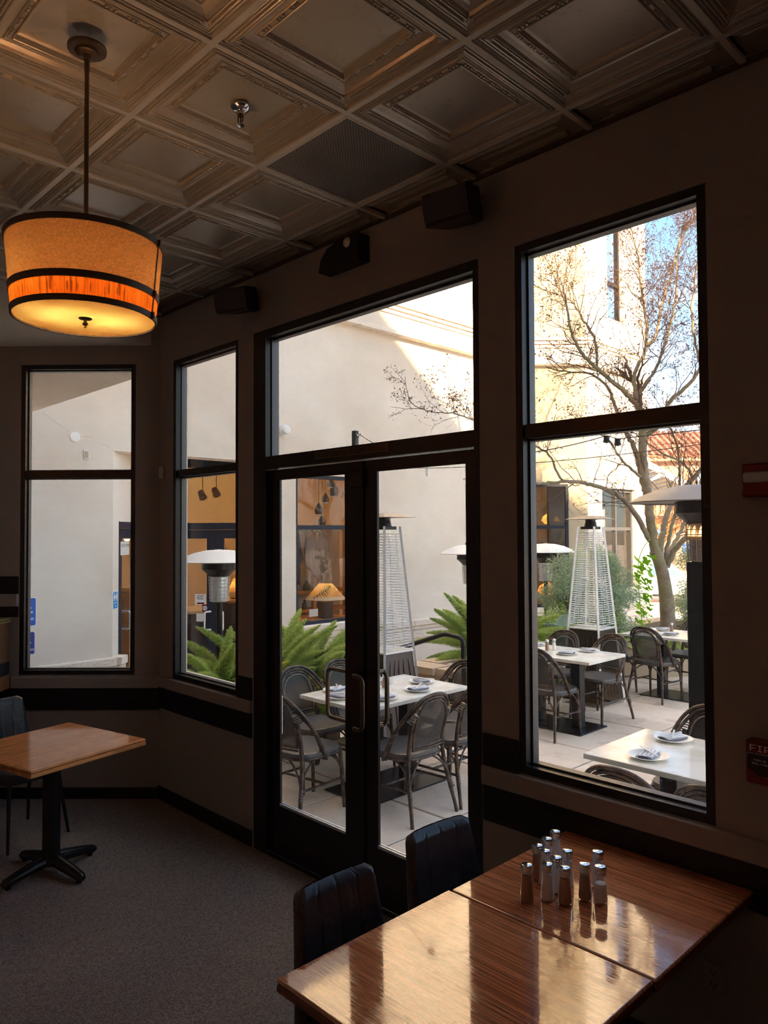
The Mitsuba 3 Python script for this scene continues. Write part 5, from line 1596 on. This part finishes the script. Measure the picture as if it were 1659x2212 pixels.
def leafmesh(n, rng, L, w, spread, flat=.3):
    c = rng.normal(size=(n, 3)); c /= np.linalg.norm(c, axis=1, keepdims=True)
    c *= (rng.uniform(0, 1, n) ** .45)[:, None] * np.asarray(spread)
    d_ = rng.normal(size=(n, 3)) * (1, 1, .6) + c / np.linalg.norm(c, axis=1, keepdims=True) * .8 - np.array([0, 0, .15]); d_ /= np.linalg.norm(d_, axis=1, keepdims=True)
    sd = np.cross(d_, rng.normal(size=(n, 3))); sd /= np.linalg.norm(sd, axis=1, keepdims=True)
    l_ = L * rng.uniform(.6, 1.2, n)[:, None]; w_ = w * rng.uniform(.7, 1.2, n)[:, None]
    V = np.stack([c, c + d_ * l_ * .45 + sd * w_, c + d_ * l_ + (0, 0, -.1 * L), c + d_ * l_ * .45 - sd * w_], 1).reshape(-1, 3)
    i = np.arange(n) * 4
    return trimesh.Trimesh(V, np.concatenate([np.stack([i, i + 1, i + 2], 1), np.stack([i, i + 2, i + 3], 1)]), process=False)


def shrub(x, y, z, sp, n, L, w, m, label, seed, stems=5):
    t = thing('shrub', label, 'shrub')
    rg = np.random.default_rng(seed)
    ms, sts = [], []
    for q in range(stems * 4):
        a, r_ = rg.uniform(0, 2 * PI), rg.uniform(.15, 1) ** .6
        zz = rg.uniform(.05, 1.0)
        c = np.array([math.cos(a) * r_ * sp[0] * (1 - .45 * zz), math.sin(a) * r_ * sp[1] * (1 - .45 * zz), zz * sp[2]])
        lm = leafmesh(n // (stems * 4), rg, L, w, (.20, .20, .16)); lm.apply_translation(c); ms.append(lm)
        sts.append(tube(spline([(0, 0, 0), (c[0] * .3, c[1] * .3, c[2] * .6), c], 6), [.010, .009, .008, .006, .004, .002], 5))
    for s_ in sts:
        part(t, 'stem', PL(s_, 'm_twig'), T().translate([x, y, z]))
    part(t, 'foliage', PL(cat_(ms), m), T().translate([x, y, z]), kind='stuff')


shrub(-5.58, 9.0, .40, (.42, .42, 1.25), 8500, .085, .0065, 'm_shrub', 'feathery grey green shrub at the left of the right window', 21)
shrub(-5.75, 9.75, .40, (.40, .40, 1.35), 6000, .085, .007, 'm_shrub_light', 'yellow green shrub behind the left white domed heater', 22)
shrub(-5.46, 9.98, .40, (.34, .36, 1.25), 9000, .085, .0065, 'm_shrub', 'feathery grey green shrub right of the pyramid heater', 23)
shrub(-5.02, 12.1, .40, (.50, .40, 1.40), 9000, .085, .0065, 'm_shrub', 'feathery grey green shrub behind the tree trunk, right', 24)
shrub(-5.55, 8.55, .40, (.30, .30, .55), 1800, .06, .006, 'm_fern_dark', 'low green shrub under the feathery shrub at the left of the right window', 25)


# broad toothed leaves
def biglf(L, w, teeth=6):
    P = [(0, 0)]
    for q in range(teeth):
        u_ = (q + .5) / teeth
        P += [(u_ * L - .02, w * math.sin(PI * u_ ** .8) * .75), (u_ * L + .02, w * math.sin(PI * u_ ** .8))]
    P.append((L, 0))
    P += [(x_, -y_) for x_, y_ in P[-2:0:-1]]
    m = trimesh.creation.extrude_polygon(PG(P).buffer(0), .003, engine='earcut')
    m = m.subdivide_to_size(.10)
    v = np.array(m.vertices); v[:, 2] += .35 * v[:, 0] - .9 * v[:, 0] ** 2 + .25 * np.abs(v[:, 1])
    m.vertices = v; return m


def leafy(x, y, z, n, L, m_, label, seed, name='broadleaf_plant', w=.13, els=(10, 60)):
    t = thing(name, label, 'plant')
    rg = np.random.default_rng(seed)
    sh = PL(biglf(L, w), m_, 40)
    for q in range(n):
        part(t, 'leaf', sh, T().translate([x, y, z]).rotate([0, 0, 1], 360 * q / n + rg.uniform(-15, 15)).rotate([0, 1, 0], -rg.uniform(*els)).scale(float(rg.uniform(.75, 1.1))))


leafy(-5.40, 8.48, .55, 9, .60, 'm_agave', 'blue grey plant with broad toothed leaves left of the right pyramid heater', 31)
leafy(-5.05, 9.55, .42, 8, .50, 'm_fern', 'bright green broad leaved plant right of the right pyramid heater', 32, els=(0, 35))
leafy(-4.95, 9.85, .42, 6, .42, 'm_agave', 'small blue grey broad leaved plant beside the farthest patio table', 33)
t = thing('flowering_plant', 'pink flowers low in the planter behind the farthest patio table', 'flowers')
rg = np.random.default_rng(3)
for q in range(9):
    fm = leafmesh(10, rg, .04, .016, (.012, .012, .012))
    part(t, 'flower', PL(fm, 'm_pink'), T().translate([-4.62 + rg.uniform(-.3, .25), 9.98 + rg.uniform(-.06, .06) + .0, .52 + rg.uniform(0, .10)]))
part(t, 'leaves', PL(leafmesh(260, rg, .07, .02, (.36, .10, .09)), 'm_fern_dark'), T().translate([-4.62, 10.0, .47]), kind='stuff')

# ---- the tree: main limbs along their measured courses, then twigs and dry seed heads
LIMBS = {
    'trunk': [[-5.307, 11.476, 0.272], [-5.316, 11.456, 0.564], [-5.329, 11.391, 1.141], [-5.358, 11.274, 1.522], [-5.396, 11.201, 1.696]],
    'A': [[-5.387, 11.212, 1.624], [-5.404, 11.136, 2.029], [-5.415, 11.034, 2.524], [-5.444, 10.985, 3.027], [-5.433, 10.912, 3.323], [-5.395, 10.871, 3.545], [-5.431, 10.82, 3.887]],
    'A1': [[-5.432, 10.82, 3.873], [-5.483, 10.617, 4.069], [-5.566, 10.239, 4.256], [-5.641, 9.942, 4.418], [-5.751, 9.605, 4.69], [-5.774, 9.425, 5.04], [-5.8, 9.387, 5.295]],
    'A1b': [[-5.641, 9.942, 4.418], [-5.689, 9.946, 4.883], [-5.747, 9.954, 4.992], [-5.864, 9.896, 5.221], [-5.973, 9.848, 5.459], [-6.115, 9.77, 5.573], [-6.395, 9.477, 5.729]],
    'A2': [[-5.432, 10.82, 3.873], [-5.456, 10.786, 4.122], [-5.494, 10.808, 4.375], [-5.479, 10.888, 4.557], [-5.434, 11.066, 4.832], [-5.421, 11.075, 4.933], [-5.479, 11.134, 5.572], [-5.508, 11.092, 5.879], [-5.566, 11.159, 6.295], [-5.61, 11.101, 6.627], [-5.642, 11.061, 6.811]],
    'A3': [[-5.421, 11.075, 4.933], [-5.414, 11.362, 5.086], [-5.419, 11.62, 5.661], [-5.383, 11.786, 6.008], [-5.324, 11.967, 6.573], [-5.283, 12.135, 7.009]],
    'A4': [[-5.421, 10.83, 3.908], [-5.306, 10.79, 4.265], [-5.152, 10.797, 4.441], [-5.017, 10.781, 4.71], [-4.876, 10.767, 5.118], [-4.777, 10.713, 5.423], [-4.757, 10.716, 5.865], [-4.616, 10.696, 6.369]],
    'B': [[-5.415, 11.034, 2.524], [-5.547, 11.097, 2.932], [-5.625, 11.077, 3.25], [-5.754, 11.077, 3.534], [-5.904, 11.053, 3.867], [-6.005, 11.082, 4.145], [-6.088, 10.988, 4.385], [-6.341, 10.865, 4.587], [-6.43, 10.773, 4.603]],
    'Cc': [[-5.417, 10.926, 3.38], [-5.219, 10.908, 3.552], [-5.087, 10.895, 3.636], [-4.967, 10.863, 3.933], [-4.707, 10.836, 4.115], [-4.491, 10.901, 4.425], [-4.305, 10.933, 4.79]],
    'D': [[-5.409, 11.183, 1.798], [-5.467, 11.075, 1.95], [-5.518, 10.795, 2.3], [-5.603, 10.556, 2.517], [-5.674, 10.337, 2.612], [-5.754, 9.966, 2.698], [-5.895, 9.535, 2.734], [-6.079, 9.062, 2.703], [-6.223, 8.77, 2.783]],
    'D1': [[-5.895, 9.535, 2.734], [-5.967, 9.31, 2.942], [-6.015, 9.255, 3.103], [-6.1, 9.02, 3.233], [-6.286, 8.537, 3.427], [-6.493, 8.178, 3.544], [-6.629, 7.893, 3.626], [-6.785, 7.733, 3.646], [-6.94, 7.573, 3.698]],
    'E': [[-5.469, 10.968, 2.812], [-5.489, 10.655, 2.961], [-5.559, 10.434, 3.128], [-5.638, 10.346, 3.325], [-5.734, 10.097, 3.515]],
    'F': [[-5.356, 11.273, 1.623], [-5.392, 11.506, 2.029], [-5.362, 11.666, 2.363], [-5.329, 11.836, 2.545], [-5.176, 11.982, 2.784], [-5.101, 12.055, 2.888], [-4.975, 12.175, 3.104], [-4.837, 12.304, 3.403]],
    'F1': [[-5.133, 12.024, 2.843], [-5.214, 11.787, 3.112], [-5.384, 11.465, 3.259], [-5.53, 11.31, 3.407], [-5.633, 11.056, 3.557]],
    'Gg': [[-5.31, 11.395, 1.512], [-5.348, 11.693, 2.028], [-5.352, 11.825, 2.238], [-5.338, 11.964, 2.662], [-5.361, 12.066, 3.125], [-5.4, 12.011, 3.505], [-5.495, 11.903, 3.773]],
    'Hh': [[-5.302, 11.407, 1.439], [-5.225, 11.408, 1.593], [-5.09, 11.394, 1.797], [-4.954, 11.385, 1.926], [-4.731, 11.459, 2.194], [-4.481, 11.549, 2.75]],
    'I': [[-5.309, 11.395, 1.548], [-5.366, 11.965, 1.923], [-5.374, 12.235, 2.136], [-5.331, 12.548, 2.527], [-5.231, 12.905, 3.326]],
    'K': [[-4.491, 10.901, 4.425], [-4.558, 10.818, 4.817], [-4.57, 10.786, 5.289], [-4.522, 10.817, 5.761], [-4.478, 10.843, 6.233]],
    'M': [[-5.8, 9.387, 5.295], [-5.899, 9.271, 5.67], [-5.987, 9.172, 5.938]],
}
RAD = dict(trunk=(.125, .085), A=(.072, .058), A1=(.042, .014), A1b=(.022, .009), A2=(.034, .010), A3=(.030, .009), A4=(.028, .008), B=(.052, .014), Cc=(.040, .018), D=(.045, .016), D1=(.017, .007), E=(.024, .010),
           F=(.05, .030), F1=(.020, .009), Gg=(.032, .014), Hh=(.045, .030), I=(.036, .014), K=(.020, .008), M=(.013, .006))
t = thing('tree', 'bare multi stemmed tree with brown seed heads standing in the planter', 'tree')
rt_ = np.random.default_rng(12)
tw, seeds_p, seeds_d = [], [], []


def bezier_twig(p, d_, L_, r_, lev):
    n = 5
    P = [p]
    d_ = d_ / np.linalg.norm(d_)
    for q in range(n):
        d_ = d_ + rt_.normal(size=3) * .22 + np.array([0, 0, .06]); d_ /= np.linalg.norm(d_)
        P.append(P[-1] + d_ * L_ / n)
    P = np.array(P)
    tw.append(tube(P, np.linspace(r_, r_ * .4, n + 1), 4 if lev else 5))
    if lev < 2:
        for q in range(3 if lev == 0 else 2):
            i = int(rt_.integers(1, n + 1))
            side = rt_.normal(size=3); side -= d_ * (side @ d_); side /= np.linalg.norm(side)
            bezier_twig(P[i], d_ * .8 + side * .8, L_ * rt_.uniform(.45, .75), r_ * .55, lev + 1)
    if lev >= 1:
        for q in range(int(rt_.integers(2, 7))):
            i = int(rt_.integers(2, n + 1))
            seeds_p.append(P[i] + rt_.normal(size=3) * .045)


for k_, P in LIMBS.items():
    P = np.array(P)
    r0_, r1_ = RAD[k_]
    n = 6 * len(P)
    Q = spline(P, n)
    if k_ != 'trunk':
        Q[1:-1] += rt_.normal(size=(n - 2, 3)) * .006
    rr_ = np.linspace(r0_, r1_, n)
    if k_ == 'trunk':
        Q = np.vstack([Q[0] - (0, 0, .30), Q]); rr_ = np.r_[r0_ * 1.25, rr_]
    part(t, 'trunk' if k_ == 'trunk' else 'limb', PL(tube(Q, rr_, 12 if r0_ > .03 else 8), 'm_bark', 60))
    if k_ in ('trunk',): continue
    Ltot = np.linalg.norm(np.diff(P, axis=0), axis=1).sum()
    dens = {'A': 1.5, 'D': 4.5, 'F': 4, 'Hh': 2, 'I': 4, 'Gg': 5, 'B': 5, 'Cc': 6}.get(k_, 8.5)
    for q in range(int(Ltot * dens) + 1):
        i = int(n * rt_.uniform(.22, 1.0)) if k_ not in ('A',) else int(n * rt_.uniform(.5, 1))
        i = min(max(i, 1), n - 2)
        ax = Q[i + 1] - Q[i - 1]; ax /= np.linalg.norm(ax)
        side = rt_.normal(size=3); side -= ax * (side @ ax); side /= np.linalg.norm(side)
        bezier_twig(Q[i], ax * .7 + side * .9 + np.array([0, 0, .25]), rt_.uniform(.35, .85), max(.0035, rr_[i] * .4) if rr_[i] < .02 else .007, 0)
    bezier_twig(Q[-1], Q[-1] - Q[-3], .6, r1_, 0); bezier_twig(Q[-1], Q[-1] - Q[-3] + rt_.normal(size=3) * .02, .5, r1_ * .8, 0)
part(t, 'twigs', PL(cat_(tw), 'm_twig'), kind='stuff')
sp_ = np.array(seeds_p)
sp_ = sp_[rt_.uniform(size=len(sp_)) < np.where(sp_[:, 2] > 3.6, 1.0, .25)]
oc = trimesh.creation.icosphere(subdivisions=0, radius=1.0)
n_ = len(sp_)
sp_ = (sp_[:, None] + rt_.normal(size=(len(sp_), 3, 3)) * .016).reshape(-1, 3)
n_ = len(sp_)
sc_ = rt_.uniform(.0045, .0095, n_)
Vs = (sp_[:, None] + oc.vertices[None] * sc_[:, None, None] * rt_.uniform(.35, 1.5, (n_, 1, 3))).reshape(-1, 3)
Fs = (np.arange(n_)[:, None, None] * len(oc.vertices) + oc.faces[None]).reshape(-1, 3)
part(t, 'seed_heads', PL(trimesh.Trimesh(Vs, Fs, process=False), 'm_dryleaf'), kind='stuff', label='clusters of brown seed heads')
print('tree', sum(len(x.faces) for x in tw), n_)

# vine with large green leaves hanging on the trunk
t = thing('vine', 'bright green vine with large leaves hanging at the left of the tree trunk', 'vine')
vp = PG([(0, 0), (.05, .045), (.045, .10), (.085, .10), (.10, .15), (.05, .17), (0, .235), (-.05, .17), (-.10, .15), (-.085, .10), (-.045, .10), (-.05, .045)])
vm = trimesh.creation.extrude_polygon(vp, .002, engine='earcut').subdivide_to_size(.06)
v = np.array(vm.vertices); v[:, 2] += -.8 * v[:, 0] ** 2 * 4 - .5 * v[:, 1] ** 2; vm.vertices = v
vl = PL(vm, 'm_vine', 40)
rv = np.random.default_rng(9)
VB = np.array([-5.50, 10.92, 1.62])
for q in range(74):
    u_ = (q / 73) ** .9
    p = VB + np.array([.15 * math.sin(q * 1.9) * (1 - .5 * u_), .13 * math.cos(q * 2.3) * (1 - .4 * u_), -1.15 * u_ + .06 * math.sin(q)])
    part(t, 'leaf', vl, T().translate([p[0], p[1], p[2]]).rotate([0, 0, 1], -40 + float(rv.uniform(-55, 55))).rotate([1, 0, 0], float(rv.uniform(95, 150))).rotate([0, 0, 1], 180 + float(rv.uniform(-40, 40))).scale(float(rv.uniform(.5, .85) * (1 - .45 * u_))))
part(t, 'stem', PL(tube(spline([(-5.30, 11.35, 2.0), tuple(VB), tuple(VB - (0.02, -.02, .7)), tuple(VB - (0, 0, 1.35))], 14), .006, 5), 'm_fern_dark'))

# ================================================================== string lights
t = thing('string_light_pole', 'dark string light pole behind the door transom', 'pole')
part(t, 'post', PL(rbox(-6.31, -6.25, 5.67, 5.73, ZL, 3.16, .006), 'm_blackmetal'))
part(t, 'hook', PL(tube(spline([(-6.25, 5.70, 3.12), (-6.20, 5.70, 3.10), (-6.18, 5.70, 3.13), (-6.21, 5.70, 3.15)], 8), .006, 5), 'm_steel'))


def wire(a, b_, sag, n=24):
    a, b_ = np.array(a), np.array(b_)
    u_ = np.linspace(0, 1, n)[:, None]
    return a * (1 - u_) + b_ * u_ - np.array([0, 0, 1]) * sag * 4 * u_ * (1 - u_)


wires = [((-6.22, 5.70, 3.12), (-3.72, 4.09, 2.553), .05, 'string light cable from the pole to the bulb in the right door'), ((-3.72, 4.09, 2.553), (-3.03, 5.48, 2.772), .06, 'string light cable between the right door bulb and the two window bulbs'), ((-6.22, 5.70, 3.09), (-4.8, 4.2, 2.30), .03, 'lower string light cable falling from the pole'), ((-9.1, 7.6, 3.1), (3.0, 5.2, 3.25), .45, 'string light cable crossing the right window'), ((-6.9, 12.6, 3.6), (3.0, 9.0, 3.6), .30, 'far string light cable across the tree')]
blb = PL(lathe([(.012, 0), (.014, -.01), (.026, -.045), (.030, -.070), (.024, -.098), (.010, -.112), (0, -.114)], 16, cap=False), 'm_pane', 40)
skt = PL(lathe([(0, .055), (.022, .052), (.024, .02), (.029, .0), (.013, -.006)], 14, cap=False), 'm_black', 40)
fil = PL(cat_([tube(spline([(0, 0, 0), (dx, 0, -.05), (dx * .6, 0, -.085)], 7), .0012, 4) for dx in (-.009, 0, .009)]), 'm_bronze')
bi = 0
for a, b_, sg, lab in wires:
    k_ = solo('string_light_cable', PL(tube(wire(a, b_, sg), .0038, 5), 'm_cable'), lab, 'cable')


def sbulb(p, lab):
    t = thing('string_light_bulb', lab, 'light bulb')
    M = T().translate([float(x) for x in p])
    part(t, 'socket', skt, M); part(t, 'glass', blb, M); part(t, 'filament', fil, M)


sbulb((-3.72, 4.09, 2.50), 'clear string light bulb hanging at the top of the right door')
sbulb((-3.03, 5.48, 2.72), 'left of two string light bulbs near the top of the right window')
sbulb((-3.03, 5.66, 2.71), 'right of two string light bulbs near the top of the right window')
solo('string_light_cable', PL(tube([(-3.03, 5.48, 2.772), (-3.03, 5.66, 2.762), (-1.6, 6.3, 2.86), (.6, 7.2, 3.0)], .0038, 5), 'm_cable'), 'string light cable end right of the two bulbs in the right window', 'cable')

# ================================================================== beyond the courtyard
t = thing('tile_roof_house', 'pink two storey house with a red tile roof far behind the tree', 'building')
B0 = np.array([-13.4, 29.0])
MB_ = mat((NS * 1.0, DS * 1.0, (0, 0, 1)), (B0[0], B0[1], 0))   # x right, y away from the viewpoint
MB_[:3, 0] = CD
MB_[:3, 1] = CN
hb_ = lambda x0, x1, y0, y1, z0, z1: xf(box(x0, x1, y0, y1, z0, z1), MB_)
pbr('m_pink', (.42, .27, .22), .85)
part(t, 'wall', PL(hb_(-6, 6, .6, 6, ZL, 5.0), 'm_pink'))
part(t, 'eave', PL(hb_(-6.3, 6.3, .1, .7, 4.85, 5.02), 'm_tan'))
rowm = []
for q in range(46):
    x = -6.2 + q * .27
    rowm.append(tube([(x, .0, 5.0), (x, 2.6, 6.3)], .10, 6))
part(t, 'roof', PL(xf(cat_([prism([(0, 0), (2.6, 1.3), (5.2, 0)], 12.6).apply_transform(mat(((0, 1, 0), (0, 0, 1), (1, 0, 0)), (-6.3, 0, 5.0)))]), MB_), 'm_roof'))
part(t, 'roof_tiles', PL(xf(cat_(rowm), MB_), 'm_roof', 50), kind='stuff')
for x in (-3.2, -.6, 1.9):
    k_ = part(t, 'window', PL(hb_(x - .5, x + .5, .52, .62, 3.4, 4.5), 'm_white'))
    part(k_, 'pane', PL(cat_([hb_(x - .42, x - .03, .50, .53, 3.48, 4.42), hb_(x + .03, x + .42, .50, .53, 3.48, 4.42)]), 'm_skyglass'))
    part(t, 'window_lower', PL(hb_(x - .6, x + .6, .55, .62, .9, 2.1), 'm_skyglass'))
part(t, 'balcony_slab', PL(hb_(-6, 6, -.3, .6, 2.62, 2.75), 'm_pink'))
part(t, 'balcony_railing', PL(cat_([hb_(-6, 6, -.28, -.24, 3.45, 3.5)] + [hb_(x, x + .03, -.28, -.25, 2.75, 3.45) for x in np.arange(-6, 6, .2)]), 'm_blackmetal'))
t = thing('metal_awning', 'pale ribbed metal awning on white struts beyond the corner tower', 'awning')
A0, A1, A2 = np.array([-10.9, 19.6, 4.6]), np.array([-9.45, 21.85, 3.35]), np.array([-11.6, 22.4, 3.30])
pbr('m_awn', (.40, .34, .25), .6)
part(t, 'edge_beam', PL(tube([A0, A1], .10, 4), 'm_white'))
rb__ = []
for q in range(16):
    u_ = q / 15
    rb__.append(tube([A0 * (1 - u_) + A1 * u_, (A0 * (1 - u_) + A2 * u_) + np.array([-.3, -.1, -.35])], .06, 4))
part(t, 'ribs', PL(cat_(rb__), 'm_awn'), kind='stuff')
for a, b_ in (((-10.75, 20.2, 3.05), (-10.45, 20.35, 4.15)), ((-10.75, 20.2, 3.05), (-9.9, 21.2, 3.70)), ((-10.9, 20.1, 2.9), (-9.5, 21.8, 3.05))):
    part(t, 'strut', PL(tube([a, b_], .045, 5), 'm_white'))
part(t, 'post', PL(tube([(-10.75, 20.2, ZL), (-10.75, 20.2, 4.2)], .05, 6), 'm_white'))
t = thing('car', 'pale parked car far behind the shrubs, mostly hidden', 'car')
MCar = mat((CD, CN, (0, 0, 1)), (-11.1, 22.9, ZL))
cp_ = [(-2.0, .35), (-2.05, .7), (-1.5, .85), (-.9, 1.35), (.5, 1.40), (1.1, .95), (1.9, .85), (2.05, .6), (2.0, .35)]
mc = prism(cp_, 1.6).apply_transform(mat(((1, 0, 0), (0, 0, 1), (0, -1, 0)), (0, 1.6, 0)))
part(t, 'body', PL(xf(mc, MCar), 'm_white'))
part(t, 'side_glass', PL(xf(prism([(-1.2, .92), (-.8, 1.28), (.4, 1.32), (.85, .95)], .02).apply_transform(mat(((1, 0, 0), (0, 0, 1), (0, -1, 0)), (0, -.0, 0))), MCar), 'm_skyglass'))
for x in (-1.3, 1.3):
    part(t, 'wheel', PL(xf(lathe([(0, 0), (.32, 0), (.32, .2), (0, .2)], 20).apply_transform(mat(((1, 0, 0), (0, 0, 1), (0, -1, 0)), (x, .18, .32))), MCar), 'm_black'))
t = thing('street_sign', 'small blue sign on a post far behind the tree', 'sign')
part(t, 'panel', PL(xf(rbox(-.20, .20, 0, .02, 1.55, 1.85, .01), mat((CD, CN, (0, 0, 1)), (-10.30, 23.75, -.24))), 'm_blue'))
part(t, 'post', PL(tube([(-10.30, 23.80, ZL), (-10.30, 23.80, 1.5)], .03, 6), 'm_steel'))
for x, y, h_, s_, sd_ in [(-12.6, 26.2, 3.6, 1.3, 41), (-9.9, 27.5, 4.6, 1.2, 43)]:
    t = thing('street_tree', 'small bare street tree in front of the tile roofed house' + (', left' if sd_ == 41 else ', right'), 'tree')
    rt_ = np.random.default_rng(sd_)
    tw.clear(); seeds_p.clear()
    part(t, 'trunk', PL(tube([(x, y, ZL), (x + .1, y, h_ * .5)], [.12, .08], 8), 'm_bark', 50))
    for q in range(16):
        a = rt_.uniform(0, 2 * PI)
        bezier_twig(np.array([x + .1, y, h_ * .5 * rt_.uniform(.7, 1)]), np.array([math.cos(a), math.sin(a), 1.1]), 1.6 * s_, .035, 0)
    part(t, 'branches', PL(cat_(tw), 'm_orangewood'), kind='stuff')
